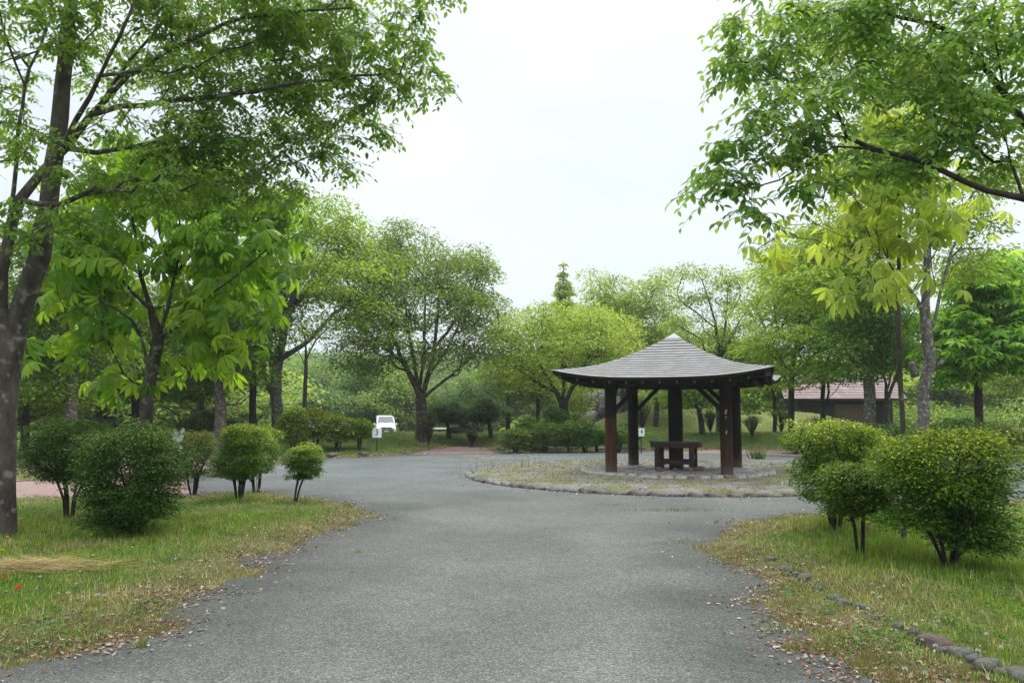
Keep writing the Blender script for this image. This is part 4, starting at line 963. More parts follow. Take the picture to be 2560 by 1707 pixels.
# 1 big tree at the left edge
b0 = GP(-2, 1352, .03)
Y0 = float(b0[1])
build_tree('broadleaf_tree', 'big forked tree at left edge, grey flaking trunk, branches over the road', 'tree', b0,
    L_([(3, 1200), (6, 1040), (14, 930), (30, 850), (62, 740, Y0), (100, 640, Y0 - .1), (122, 520), (132, 430), (150, 290), (165, 130), (185, -40), (215, -230), (240, -420)], Y0),
    [L_([(30, 850), (2, 770, Y0 - .1), (4, 680, Y0 - .2), (22, 560, Y0 - .3), (42, 400, Y0 - .4), (56, 270, Y0 - .5), (62, 215, Y0 - .5), (35, 150, Y0 - .8), (10, 80, Y0 - 1), (-20, -60, Y0 - 1.3)], Y0),
     L_([(62, 215, Y0 - .5), (100, 120, Y0 - .3), (118, -20, Y0)], Y0),
     L_([(4, 680, Y0 - .2), (50, 500, Y0 - .2), (110, 425, Y0 + .1), (165, 370, Y0 + .3), (225, 290, Y0 + .4), (290, 200, Y0 + .5), (370, 100, Y0 + .5), (470, -20, Y0 + .6), (560, -160, Y0 + .6)], Y0),
     L_([(132, 430, Y0), (190, 300, Y0 - .4), (250, 190, Y0 - .9), (300, 90, Y0 - 1.3), (350, -40, Y0 - 1.6)], Y0),
     L_([(225, 290, Y0 + .4), (300, 266, Y0 + .2), (400, 256, Y0 - .1), (520, 245, Y0 - .3), (640, 230, Y0 - .5), (760, 205, Y0 - .6), (880, 190, Y0 - .7), (1000, 185, Y0 - .8)], Y0),
     L_([(165, 370, Y0 + .3), (240, 382, Y0 + .5), (340, 366, Y0 + .8), (500, 345, Y0 + 1), (660, 368, Y0 + 1.2)], Y0),
     L_([(50, 500, Y0 - .2), (150, 512, Y0 - .5), (240, 470, Y0 - .8), (330, 480, Y0 - 1)], Y0),
     L_([(225, 290, Y0 + .4), (320, 190, Y0 + .1), (430, 120, Y0 - .2), (560, 60, Y0 - .5), (720, 30, Y0 - .8), (880, 20, Y0 - 1)], Y0),
     L_([(290, 200, Y0 + .5), (420, 160, Y0 + 1), (560, 140, Y0 + 1.3), (720, 130, Y0 + 1.6), (860, 100, Y0 + 1.9)], Y0)],
    [pxpad(90, 60, Y0 - .8, 150, 80, .8), pxpad(60, 330, Y0 - .9, 110, 60, .5, .7), pxpad(120, 560, Y0 - .7, 180, 60, .5, .9), pxpad(330, 40, Y0, 200, 80, 1.2), pxpad(330, 170, Y0 + 1.2, 160, 60, .8, .7),
     pxpad(420, 330, Y0 - .5, 200, 60, 1), pxpad(330, 440, Y0 - .8, 200, 60, .7, 1.1), pxpad(560, 400, Y0 + .4, 200, 75, 1, 1.2), pxpad(620, 290, Y0 + .3, 220, 60, 1), pxpad(560, 200, Y0, 220, 60, 1),
     pxpad(700, 120, Y0 + .2, 240, 70, 1.2, 1.2), pxpad(560, 30, Y0, 240, 70, 1.2), pxpad(800, 20, Y0 - .4, 220, 70, 1.1, 1.1), pxpad(780, 230, Y0 - .2, 170, 60, .9), pxpad(930, 130, Y0 - .6, 150, 60, .7, 1.1),
     pxpad(900, 230, Y0 - .5, 110, 50, .6, .9), pxpad(1050, 170, Y0 - .8, 80, 60, .5, .9), pxpad(1090, 235, Y0 - .8, 40, 30, .35, .8), pxpad(1010, 40, Y0 - .8, 90, 50, .6, .9), pxpad(1130, 10, Y0 - .9, 50, 40, .5, .7),
     pxpad(760, 350, Y0 + .2, 120, 50, .7, .8), pxpad(830, 400, Y0 + .2, 60, 38, .45, .8), pxpad(660, 470, Y0 + .2, 110, 45, .7, .8), pxpad(930, 330, Y0 - .3, 60, 35, .45, .8), pxpad(480, 520, Y0 + .6, 130, 45, .6, .7),
     pxpad(-120, 200, Y0, 200, 260, 1.4, .5), pxpad(260, -200, Y0, 500, 160, 2, .35), pxpad(700, -150, Y0, 400, 110, 1.5, .35)],
    900, 7, .29, .086, (.058, .135, .036), (.135, .24, .055), .158, spray=6, tmin=.26, lmin=.22, tpl='simple', seed=11, c=.25, seg=.35, tip=.0032, thin=.5, tthin=.62, shell=.1, droop=.75, tilt=.5, layer=.42, jit=.07, flare=1.12, maxside=20, bark='bark')

# 2 horse chestnut behind it
b1 = GP(352, 1262, .05); Y1 = float(b1[1])
build_tree('horse_chestnut_tree', 'young horse chestnut with huge drooping bright green leaves, furrowed leaning trunk', 'tree', b1,
    L_([(355, 1150), (366, 1050), (380, 930), (396, 845), (378, 775), (352, 690), (340, 600), (320, 470), (330, 400)], Y1),
    [L_([(396, 845), (420, 770, Y1 - .1), (436, 690, Y1 - .2), (450, 600, Y1 - .1), (450, 480, Y1)], Y1), L_([(436, 690, Y1 - .2), (400, 590, Y1 - .5), (390, 500, Y1 - .6)], Y1), L_([(436, 690, Y1 - .2), (500, 610, Y1 - .4), (570, 520, Y1 - .6)], Y1),
     L_([(390, 860), (440, 820, Y1 - .3), (500, 760, Y1 - .5), (590, 690, Y1 - .8), (650, 640, Y1 - .9)], Y1), L_([(378, 775), (330, 730, Y1 + .2), (260, 650, Y1 + .3), (210, 560, Y1 + .4)], Y1), L_([(385, 900), (330, 800, Y1 - .4), (270, 760, Y1 - .7), (180, 720, Y1 - .8)], Y1)],
    [pxpad(400, 590, Y1 + .5, 270, 190, 1.3, 1.2), pxpad(640, 590, Y1 - .2, 100, 120, .9, 1.0), pxpad(590, 750, Y1, 110, 85, .9, .9), pxpad(220, 780, Y1, 100, 90, .9, .9), pxpad(200, 640, Y1, 110, 90, 1, .8), pxpad(240, 930, Y1 + .2, 80, 36, .5, .8),
     pxpad(470, 930, Y1 + .4, 70, 50, .5, .7), pxpad(540, 850, Y1, 90, 55, .8, .8), pxpad(380, 440, Y1, 240, 80, 1.2), pxpad(700, 520, Y1 - .1, 50, 60, .5, 1), pxpad(170, 880, Y1 - .5, 60, 40, .5, .8)],
    235, 5, .27, .25, (.052, .14, .022), (.165, .28, .035), .112, thin=.5, tthin=.7, lmin=.25, tpl='palm', leafmat='bigleaf', seed=21, c=.3, seg=.4, tip=.006, shell=.35, droop=.85, tilt=.35, layer=.5, jit=.06, maxside=16)

# 3 tree whose boughs hang in from the top right
b6 = np.array([5.75, 7.6, .1]); Y6 = 7.2
build_tree('broadleaf_tree', 'tree outside the right edge with dark boughs of leaves reaching in at top right', 'tree', b6,
    [b6 + np.array(v) for v in ((0, 0, .8), (.0, -.05, 1.8), (-.05, -.1, 2.6), (-.05, -.2, 3.3), (.0, -.2, 4.2), (.1, -.1, 5.6), (.1, 0, 7))]
    , [[b6 + np.array((-.05, -.1, 2.7))] + L_([(2600, 508), (2560, 496), (2468, 477), (2413, 455), (2336, 417), (2292, 400), (2183, 373), (2117, 343), (2056, 340), (1974, 404)], 6.9),
       L_([(2183, 373), (2120, 368), (2084, 367), (2020, 405), (1950, 450), (1880, 470)], 6.8), L_([(2117, 343), (2105, 305), (2040, 300), (1960, 320), (1880, 350)], 6.9),
       [b6 + np.array((-.05, -.2, 3.3))] + L_([(2600, 360, 7.3), (2560, 305, 7.3), (2512, 236, 7.3), (2462, 170, 7.3), (2402, 93, 7.3), (2330, 60, 7.3), (2248, 44, 7.4), (2140, 18, 7.5), (2030, 40, 7.6), (1950, 100, 7.6), (1880, 160, 7.6)], 7.3),
       L_([(2512, 236, 7.3), (2490, 110, 7), (2470, 50, 7), (2440, -60, 7)], 7.3), L_([(2402, 93, 7.3), (2330, 110, 7.7), (2250, 60, 8)], 7.5)],
    [pxpad(1850, 400, 6.8, 95, 60, .4), pxpad(1790, 470, 6.8, 60, 42, .35, 1.1), pxpad(1850, 520, 6.8, 90, 30, .35, .9), pxpad(1980, 340, 6.9, 130, 60, .5, 1.1), pxpad(1990, 260, 6.9, 120, 50, .5), pxpad(2130, 230, 7.0, 90, 40, .5, .8),
     pxpad(1900, 300, 6.8, 80, 45, .4), pxpad(1980, 450, 6.8, 100, 40, .4, .8), pxpad(2250, 390, 7.1, 120, 70, .6, 1.1), pxpad(2350, 300, 7.2, 150, 90, .7, 1.1), pxpad(2440, 380, 7.1, 110, 60, .5, .7), pxpad(2300, 180, 7.4, 160, 60, .7), pxpad(2450, 100, 7.2, 150, 80, .8),
     pxpad(2300, 40, 7.5, 200, 70, .8, 1.1), pxpad(2050, 60, 7.7, 130, 60, .7, .9), pxpad(1900, 60, 7.6, 90, 70, .5), pxpad(1850, 160, 7.5, 75, 60, .5), pxpad(1960, 150, 7.6, 90, 60, .6, .8), pxpad(2080, 130, 7.7, 110, 45, .6, .7),
     pxpad(2130, 440, 7.1, 80, 35, .4, .7), pxpad(2530, 250, 7.1, 80, 100, .6, .8), pxpad(2700, 0, 7.4, 200, 200, 1.4, .3), pxpad(2200, -120, 7.4, 400, 80, 1.2, .3)],
    370, 6, .26, .096, (.058, .14, .048), (.155, .27, .08), .125, spray=5, thin=.45, tthin=.6, tpl='simple', seed=31, c=.25, seg=.3, tip=.003, shell=.1, droop=.7, tilt=.45, layer=.4, jit=.06, maxside=12, bark='bark_dark')

# 4 slender young chestnut with pale yellow leaves
b7 = GP(2262, 1352, .06); Y7 = float(b7[1])
build_tree('horse_chestnut_tree', 'slender young tree with few huge yellow-green leaves, thin white-flecked dark stem', 'tree', b7,
    L_([(2260, 1250), (2256, 1120), (2252, 980), (2246, 840), (2246, 700), (2250, 560), (2246, 430), (2240, 300), (2238, 220)], Y7),
    [L_([(2252, 980), (2235, 860, Y7 - .3), (2215, 740, Y7 - .6), (2170, 680, Y7 - .7), (2110, 640, Y7 - .8), (2040, 600, Y7 - .9), (1950, 590, Y7 - 1)], Y7), L_([(2246, 840), (2200, 700, Y7 + .3), (2130, 610, Y7 + .5), (2040, 560, Y7 + .6), (1995, 520, Y7 + .6)], Y7),
     L_([(2246, 700), (2190, 580, Y7 - .3), (2140, 500, Y7 - .5), (2080, 440, Y7 - .5)], Y7), L_([(2246, 780), (2300, 700, Y7 + .3), (2350, 610, Y7 + .4), (2390, 530, Y7 + .5)], Y7), L_([(2246, 700), (2200, 640, Y7 - .6), (2205, 500, Y7 - .8)], Y7),
     L_([(2246, 840), (2290, 770, Y7 - .5), (2340, 715, Y7 - .7)], Y7)],
    [pxpad(2190, 560, Y7 - .3, 110, 45, .8, 1.2), pxpad(2120, 690, Y7 - .6, 120, 40, .8, .75), pxpad(2330, 700, Y7 - .5, 60, 24, .4, .8), pxpad(1930, 600, Y7 - .5, 75, 26, .5, 1.2), pxpad(2300, 560, Y7 - .3, 80, 60, .6, 1), pxpad(2420, 500, Y7, 40, 50, .4, .8), pxpad(2010, 560, Y7 + .3, 60, 40, .4, .7), pxpad(2230, 380, Y7, 90, 130, .7, 2.6), pxpad(2200, 470, Y7, 100, 60, .6, 1.2), pxpad(2400, 560, Y7 + .4, 60, 60, .4, .9),
     pxpad(2250, 270, Y7, 50, 50, .4, .9), pxpad(2080, 430, Y7 - .4, 90, 60, .6, .9), pxpad(2010, 370, Y7 - .4, 60, 35, .4, .6), pxpad(2390, 440, Y7 + .3, 50, 40, .4, .6), pxpad(2200, 740, Y7 - .2, 90, 30, .5, .6)],
    150, 2, .19, .19, (.13, .21, .050), (.22, .29, .085), .033, thin=.55, tthin=.75, tpl='palm', leafmat='bigleaf', seed=41, c=.3, seg=.35, tip=.005, shell=.2, droop=.4, tilt=.35, layer=.4, jit=.05, maxside=12, bark='bark')

# ================================================================== MIDDLE DISTANCE TREES
def gz(px, Y, dz=-.05):
    p = PP(px, 1080, Y); return np.array([p[0], Y, Hs(p[0], Y) + dz])
def tree_px(name, label, px, Y, trunk, limbs, pads, n, per, spread, size, cA, cB, r, **kw):
    return build_tree(name, label, 'tree', gz(px, Y), L_(trunk, Y), [L_(l, Y) for l in limbs], [pxpad(*p) for p in pads], n, per, spread, size, cA, cB, r, **kw)
GY1, GY2 = (.11, .20, .038), (.20, .30, .06)
t3 = tree_px('broadleaf_tree', 'tall tree with speckled grey trunk, several stems, behind the clipped shrubs on left', 695, 34,
    [(694, 1040), (690, 960), (700, 880), (722, 780), (745, 700), (760, 620), (770, 540)],
    [[(690, 960), (672, 880), (665, 800), (668, 700), (675, 600)], [(700, 880), (712, 800), (710, 700), (715, 620)], [(700, 900), (760, 860, 33), (820, 800, 33), (880, 750, 33)], [(694, 1010), (665, 960), (655, 900), (640, 830)], [(722, 780), (790, 700, 35), (850, 640, 35)]],
    [(800, 540, 34, 110, 50, 1.6), (760, 620, 34, 160, 60, 2.2), (850, 560, 34, 70, 60, 1.2), (850, 690, 33, 130, 55, 2, 1.2), (900, 770, 33, 90, 40, 1.4), (700, 700, 35, 130, 70, 2), (920, 640, 34, 70, 40, 1.2), (640, 760, 34, 80, 50, 1.5, .8), (960, 820, 33, 60, 30, 1, .6), (780, 800, 35, 90, 40, 1.4, .6)],
    330, 70, .52, .17, GY1, GY2, .25, thin=.55, tmin=.3, lmin=.5, seed=51, shell=.3, tip=.012, bark='bark_grey', droop=.4, layer=.34)
t4 = tree_px('broadleaf_tree', 'broad round tree with short thick trunk and fan of stems in the centre', 1052, 37,
    [(1054, 1040), (1052, 1000), (1045, 960), (1035, 900), (1020, 820), (1010, 740)],
    [[(1052, 1000), (1070, 940), (1085, 870), (1095, 780), (1100, 700)], [(1052, 1005), (1100, 960), (1160, 910), (1210, 860)], [(1045, 960), (1000, 900), (950, 860), (900, 820)], [(1050, 985), (1058, 900), (1062, 800), (1064, 700)], [(1052, 1000), (1025, 940), (985, 850), (960, 770)], [(1085, 870), (1140, 800), (1190, 740)], [(1070, 940), (1120, 870), (1150, 800)]],
    [(1010, 600, 37, 90, 45, 1.8), (1050, 670, 37, 170, 50, 3), (960, 660, 37, 90, 60, 2), (1150, 690, 37, 90, 60, 2.2), (1060, 760, 36, 190, 60, 3.2, 1.1), (1190, 770, 37, 90, 60, 2.2), (930, 790, 37, 90, 60, 2), (1200, 850, 36, 80, 45, 2), (910, 880, 36, 90, 45, 2), (1000, 870, 38, 120, 40, 2.4, .7), (1130, 890, 36, 90, 40, 2, .8), (900, 930, 36, 55, 26, 1.2, .7), (1165, 640, 37, 50, 30, 1, .8)],
    620, 66, .48, .15, (.06, .125, .036), (.145, .215, .06), .26, thin=.8, lmin=.3, seed=61, shell=.45, tip=.011, bark='bark', droop=.4, layer=.34, c=.45)
t5 = tree_px('maple_tree', 'spreading low maple with layered pale green crown left of the pavilion', 1416, 35.5,
    [(1412, 1050), (1408, 1015), (1395, 985), (1360, 930), (1330, 880)],
    [[(1410, 1015), (1425, 980), (1450, 930), (1480, 880)], [(1408, 1015), (1410, 960), (1405, 890)], [(1395, 985), (1350, 960), (1290, 920)]],
    [(1330, 830, 35.5, 100, 35, 2), (1400, 790, 35.5, 120, 36, 2.2), (1490, 810, 35.5, 90, 36, 2), (1280, 870, 35, 60, 30, 1.4), (1440, 850, 34.5, 130, 36, 2), (1520, 860, 35.5, 70, 36, 1.6), (1350, 900, 35, 110, 32, 2), (1480, 930, 36, 80, 26, 1.6, .7), (1290, 930, 36, 60, 22, 1.3, .6), (1400, 950, 36, 110, 24, 1.8, .6)],
    330, 72, .50, .14, (.12, .20, .045), (.25, .34, .09), .21, seed=71, shell=.4, tip=.011, bark='bark_dark', droop=.45, layer=.28, c=.4)
tree_px('dawn_redwood_tree', 'pointed conical treetop rising above the layered maple', 1408, 56,
    [(1408, 1000), (1408, 900), (1408, 800), (1408, 720), (1409, 652)], [],
    [(1408, 662, 56, 3, 12, .12, 3.0), (1409, 688, 56, 9, 12, .3, 2.2), (1409, 710, 56, 18, 12, .5, 1.8), (1410, 734, 56, 27, 14, .7, 1.7), (1410, 760, 56, 34, 16, .9, 1.6), (1410, 800, 56, 36, 24, 1.2), (1410, 860, 56, 50, 40, 1.6)],
    520, 22, .14, .17, (.13, .21, .07), (.25, .33, .12), .2, seed=81, tip=.012, bark='bark_dark', c=.15, droop=.5, layer=.35)
tree_px('broadleaf_tree', 'tall pale tree behind the pavilion roof, left of its peak', 1560, 50,
    [(1560, 1000), (1560, 900), (1545, 800), (1530, 720)], [[(1560, 900), (1600, 800), (1640, 720)], [(1545, 800), (1500, 740)]],
    [(1520, 715, 50, 45, 26, 1.4), (1560, 750, 50, 90, 36, 2), (1630, 720, 50, 50, 30, 1.4), (1655, 690, 50, 20, 20, .8), (1500, 780, 50, 80, 34, 2), (1620, 790, 50, 90, 36, 2.2), (1560, 840, 50, 120, 40, 2.5), (1480, 680, 50, 22, 14, .8, .8), (1650, 850, 50, 80, 34, 2)],
    300, 66, .58, .19, (.12, .20, .06), (.24, .33, .12), .25, seed=91, tip=.014, bark='bark_dark', droop=.4, layer=.32)
tree_px('broadleaf_tree', 'airy many-stemmed tree right of the pavilion peak, twigs showing against sky', 1800, 40,
    [(1800, 1000), (1798, 900), (1790, 820), (1775, 760), (1755, 700)], [[(1798, 900), (1815, 800), (1820, 720)], [(1798, 900), (1840, 820), (1880, 760)], [(1790, 820), (1740, 780), (1700, 750)], [(1815, 800), (1850, 740), (1840, 690)]],
    [(1740, 680, 40, 50, 22, 1.2), (1800, 690, 40, 50, 28, 1.2), (1835, 700, 40, 30, 24, .9), (1710, 740, 40, 50, 22, 1), (1860, 750, 40, 60, 30, 1.4), (1780, 760, 40, 90, 30, 1.6, .5), (1850, 830, 40, 90, 40, 1.8), (1720, 800, 40, 60, 26, 1.3), (1790, 850, 40, 100, 30, 1.8, .8)],
    190, 44, .40, .15, (.09, .155, .045), (.19, .27, .08), .22, seed=101, tip=.010, bark='bark_dark', droop=.4, layer=.35)
tree_px('broadleaf_tree', 'leafy tree overhanging the barn end, right of the pavilion eave', 1978, 34,
    [(1978, 1000), (1980, 940), (1990, 860), (2000, 780)], [[(1980, 940), (2040, 880), (2080, 820)], [(1980, 940), (1930, 860), (1900, 790)]],
    [(1950, 680, 34, 70, 36, 1.5), (2000, 740, 34, 110, 45, 2), (1920, 770, 34, 70, 40, 1.5), (2060, 690, 35, 80, 50, 1.8), (1960, 850, 33, 90, 40, 1.8), (2060, 830, 34, 90, 45, 1.8), (2120, 770, 35, 80, 50, 1.8), (1915, 860, 34, 50, 36, 1.2), (2020, 925, 33, 80, 28, 1.2, 1.3), (2090, 915, 32, 70, 28, 1.1, 1.2), (1960, 940, 33, 45, 24, 1, 1), (2060, 610, 35, 70, 50, 1.6, .8)],
    340, 66, .5, .16, (.10, .19, .035), (.20, .31, .055), .13, seed=111, tip=.011, bark='bark_dark', droop=.45, layer=.34)
tree_px('broadleaf_tree', 'twin-stemmed slim tree before the barn roof', 2062, 36,
    [(2056, 1020), (2058, 950), (2052, 900), (2050, 820)], [[(2056, 1040), (2072, 980), (2070, 900), (2085, 820)], [(2058, 1015), (2100, 960), (2125, 920)]],
    [(2040, 800, 36, 70, 40, 1.4), (2090, 760, 36, 70, 40, 1.5), (2110, 900, 36, 30, 24, .8, .5), (2020, 930, 36, 34, 16, .8, .4)],
    120, 56, .42, .16, (.05, .11, .03), (.11, .19, .045), .12, seed=121, tip=.011, bark='bark_dark')
tree_px('broadleaf_tree', 'smooth grey-trunked tree standing before the middle of the barn', 2172, 31,
    [(2173, 1020), (2172, 960), (2168, 900), (2172, 830), (2180, 740)], [[(2172, 960), (2130, 900), (2100, 850)], [(2172, 950), (2205, 880), (2230, 820)], [(2168, 900), (2150, 830), (2140, 760)]],
    [(2130, 800, 31, 80, 36, 1.5), (2200, 790, 31, 80, 45, 1.5), (2160, 720, 31, 90, 45, 1.6), (2100, 860, 30.5, 45, 24, 1, .7), (2215, 880, 31, 50, 34, 1, 1), (2180, 920, 31, 60, 20, .9, .7), (2120, 930, 30, 26, 12, .5, .4)],
    230, 62, .42, .15, (.05, .13, .028), (.12, .23, .045), .22, seed=131, tip=.011, bark='bark_grey')
tree_px('broadleaf_tree', 'small forked tree right of the smooth grey trunk', 2217, 33,
    [(2217, 1020), (2216, 980), (2210, 940), (2195, 900)], [[(2216, 985), (2228, 930), (2222, 880)], [(2216, 990), (2245, 930), (2260, 890)]],
    [(2230, 880, 33, 60, 40, 1.2), (2190, 850, 33, 60, 34, 1.2), (2270, 840, 34, 60, 50, 1.3)],
    120, 56, .42, .16, (.045, .11, .026), (.11, .20, .04), .13, seed=141, tip=.011, bark='bark_grey')
t8 = tree_px('broadleaf_tree', 'tall tree with knobbly lichen-grey trunk and broken branch stub', 2310, 24,
    [(2308, 1100), (2308, 1020), (2312, 960), (2326, 900), (2318, 850), (2312, 780), (2318, 700), (2318, 600), (2316, 500), (2318, 420), (2310, 330), (2300, 220)],
    [[(2318, 850), (2345, 760), (2362, 690), (2392, 600), (2440, 520)], [(2316, 500), (2290, 420), (2240, 330), (2180, 240)], [(2312, 780), (2250, 700), (2180, 660), (2120, 650)], [(2310, 330), (2330, 230), (2345, 120)], [(2318, 420), (2380, 350), (2450, 300)]],
    [(2310, 190, 24, 90, 50, 1.3), (2230, 220, 24, 90, 45, 1.3), (2350, 130, 24, 80, 50, 1.2), (2150, 160, 24, 110, 60, 1.5, .8), (2200, 320, 24, 80, 45, 1.2), (2400, 260, 24, 80, 50, 1.2), (2480, 450, 24.5, 80, 30, 1.2, .9), (2030, 620, 24, 110, 45, 1.4), (2120, 560, 24, 110, 55, 1.5), (2160, 680, 23.5, 100, 50, 1.4, .9), (1960, 680, 24, 60, 30, 1, .7), (2400, 660, 25, 80, 45, 1.3, .8), (2270, 460, 24, 90, 50, 1.2, .7), (2100, 60, 24.5, 110, 50, 1.5, .8), (2520, 420, 24.5, 50, 24, .9, .8), (2050, 700, 23, 120, 50, 1.4), (2200, 600, 23.5, 90, 50, 1.2), (2420, 560, 25, 60, 40, 1.1, .8)],
    640, 64, .38, .13, (.09, .17, .03), (.20, .30, .055), .165, seed=151, tip=.009, bark='bark_grey', droop=.5, maxside=16)
for (px, py, dy, r0, ln, rt) in ((2284, 925, -.1, .13, .24, -.35), (2350, 908, .0, .08, .15, .75)):
    p = PP(px, py, 24 + dy); b = BM(); a = np.array(p) - np.array(t8.location); c_ = a + np.array((math.sin(rt) * ln, -.05, math.cos(rt) * ln))
    b.cyl(tuple(a - (c_ - a) * .8), tuple(c_), r0, r0 * .7, 10); b.done('broken_stub', M['bark_grey'], t8, True)
def chest(px, Y, label, pads, n, seed, trunk, limbs, r=.14, per=3, cA=(.06, .17, .03), cB=(.17, .31, .045), size=.32):
    return tree_px('horse_chestnut_tree', label, px, Y, trunk, limbs, pads, n, per * 2, .38, size, cA, cB, r, seed=seed, tpl='palm_low', leafmat='bigleaf', tip=.012, bark='bark_dark', droop=.25, tilt=.3, layer=.3, shell=.3)
chest(2445, 29, 'bright green big-leaved tree at far right with steep branches', [(2440, 690, 29, 70, 50, 1.3), (2500, 760, 29, 90, 55, 1.6), (2390, 800, 29, 70, 55, 1.4), (2450, 860, 28.5, 110, 55, 1.7), (2540, 870, 29, 60, 60, 1.3), (2400, 930, 29, 60, 24, 1.2, .7), (2490, 660, 29, 40, 30, .8)], 330, 161,
      [(2446, 1000), (2444, 950), (2440, 880), (2442, 800), (2445, 720)], [[(2446, 960), (2400, 900), (2370, 870)], [(2446, 960), (2480, 900), (2510, 840)], [(2444, 950), (2460, 860), (2475, 780)]])
tree_px('broadleaf_tree', 'misty pale tree filling the right edge behind the bright big-leaved one', 2580, 40,
    [(2580, 1000), (2580, 900), (2570, 800), (2560, 700)], [[(2580, 900), (2530, 820)]],
    [(2500, 640, 42, 50, 30, 1.5), (2560, 690, 40, 80, 50, 2), (2470, 720, 42, 50, 40, 1.5), (2560, 800, 40, 90, 60, 2.4), (2540, 930, 40, 90, 40, 2.4)],
    200, 62, .6, .2, (.09, .15, .05), (.18, .25, .09), .2, seed=171, tip=.014, bark='bark_dark')
# dark thin stem between the left shrubs
tree_px('sapling_tree', 'thin straight dark stem with bare twigs between left clipped shrubs', 762, 31.5,
    [(762, 1050), (763, 980), (765, 900), (763, 845)], [[(765, 900), (790, 850), (820, 820)], [(765, 920), (740, 870), (725, 840)]], [(800, 820, 31.5, 50, 24, .6), (730, 830, 31.5, 30, 20, .5)], 26, 12, .3, .14, GY1, GY2, .085, seed=181, tip=.008, bark='bark_dark')
# shade trees in the left background
LB = [(545, 30, 'dark trunk under the big hanging leaves, left of the speckled tree', [(552, 1020), (545, 960), (560, 900), (600, 850)], [[(548, 980), (520, 920), (470, 860)], [(560, 900), (570, 820)]], [(520, 880, 30, 90, 40, 1.6), (600, 850, 30, 70, 45, 1.4), (560, 780, 30.5, 120, 60, 2), (470, 830, 31, 90, 50, 1.6), (610, 930, 30, 60, 26, 1.1, .8), (480, 940, 31, 60, 26, 1.2, .6)], .22, (.035, .085, .02), (.09, .16, .03)),
      (632, 33, 'straight slim trunk just left of the speckled grey tree', [(632, 1020), (632, 940), (630, 860)], [], [(630, 840, 33, 60, 50, 1.4), (600, 760, 33, 90, 60, 1.8), (640, 690, 34, 60, 60, 1.4)], .15, (.035, .085, .02), (.10, .17, .035)),
      (178, 24, 'tree with slim pale trunk showing between the two left crowns', [(180, 1000), (180, 900), (172, 780), (165, 690)], [[(180, 900), (210, 820), (240, 760)], [(176, 850), (130, 790)]], [(120, 740, 24, 110, 50, 1.5), (220, 700, 24.5, 100, 60, 1.5), (160, 620, 24, 110, 60, 1.5), (100, 850, 24, 80, 45, 1.3), (230, 880, 25, 100, 50, 1.5), (110, 960, 24, 90, 40, 1.3, .8)], .16, (.04, .095, .024), (.11, .18, .035)),
      (62, 27, 'slim background tree nearest the left edge, behind the big trunk', [(66, 1000), (66, 900), (60, 800), (55, 700)], [[(66, 900), (100, 820)]], [(60, 760, 27, 80, 60, 1.6), (110, 860, 27, 90, 50, 1.6), (40, 900, 27, 80, 50, 1.6), (110, 700, 27.5, 60, 50, 1.4), (-60, 800, 27, 80, 120, 1.8, .7), (80, 990, 27, 100, 30, 1.5)], .14, (.045, .10, .028), (.12, .18, .04)),
      (500, 36, 'grey stem with flat tiers of leaves beside the twiggy dark shrub', [(503, 1000), (503, 940), (505, 880)], [], [(480, 900, 36, 80, 22, 1.6), (520, 950, 36, 70, 20, 1.6), (460, 970, 36, 60, 20, 1.4), (430, 860, 37, 100, 50, 2)], .11, (.03, .075, .02), (.09, .15, .03)),
      (340, 32, 'background tree behind the horse chestnut trunk', [(340, 1000), (340, 900), (335, 800)], [[(340, 900), (300, 830)], [(340, 900), (390, 840)]], [(300, 860, 32, 110, 60, 2), (400, 820, 32, 100, 60, 2), (320, 760, 32, 120, 60, 2), (380, 940, 32, 90, 40, 1.8), (270, 960, 32, 90, 30, 1.8)], .18, (.03, .075, .02), (.09, .15, .03))]
for k, (px, Y_, lb, tr, li, pd, r_, ca_, cb_) in enumerate(LB):
    tree_px('broadleaf_tree', lb, px, Y_, tr, li, pd, 300, 56, .5, .16, ca_, cb_, r_, seed=190 + k, tip=.011, bark='bark_grey' if k in (0, 2, 4) else 'bark_dark', group='trees in the left background')
# trees seen under and beside the pavilion
tree_px('broadleaf_tree', 'small leaning dark-trunked tree seen between the pavilion posts', 1755, 37,
    [(1752, 1050), (1746, 1020), (1738, 990)], [[(1746, 1020), (1770, 980)]], [(1740, 990, 37, 60, 28, 1.2), (1700, 960, 37, 60, 34, 1.3), (1790, 950, 37, 60, 40, 1.4)], 120, 58, .4, .15, G_MID, (.14, .22, .04), .13, seed=201, tip=.011, bark='bark_dark')
tree_px('broadleaf_tree', 'tree crown directly behind the pavilion centre post', 1640, 46,
    [(1640, 1040), (1640, 980), (1636, 920)], [], [(1640, 930, 46, 80, 44, 2), (1580, 900, 46, 70, 40, 2), (1700, 890, 46, 70, 40, 2), (1660, 1000, 46, 60, 20, 1.4, .6)], 160, 60, .5, .18, (.06, .12, .03), (.15, .22, .05), .15, seed=211, tip=.012, bark='bark_dark')
tree_px('broadleaf_tree', 'slim tree at the right foot of the pavilion eave, thin trunk over grass', 1935, 40,
    [(1938, 1040), (1936, 980), (1930, 920)], [[(1936, 980), (1960, 930)]], [(1900, 930, 40, 60, 50, 1.5), (1860, 900, 40, 60, 50, 1.5), (1940, 900, 40, 50, 40, 1.3), (1880, 1000, 40, 40, 24, 1)], 170, 60, .45, .16, (.05, .115, .03), (.14, .22, .045), .10, seed=221, tip=.010, bark='bark_dark')
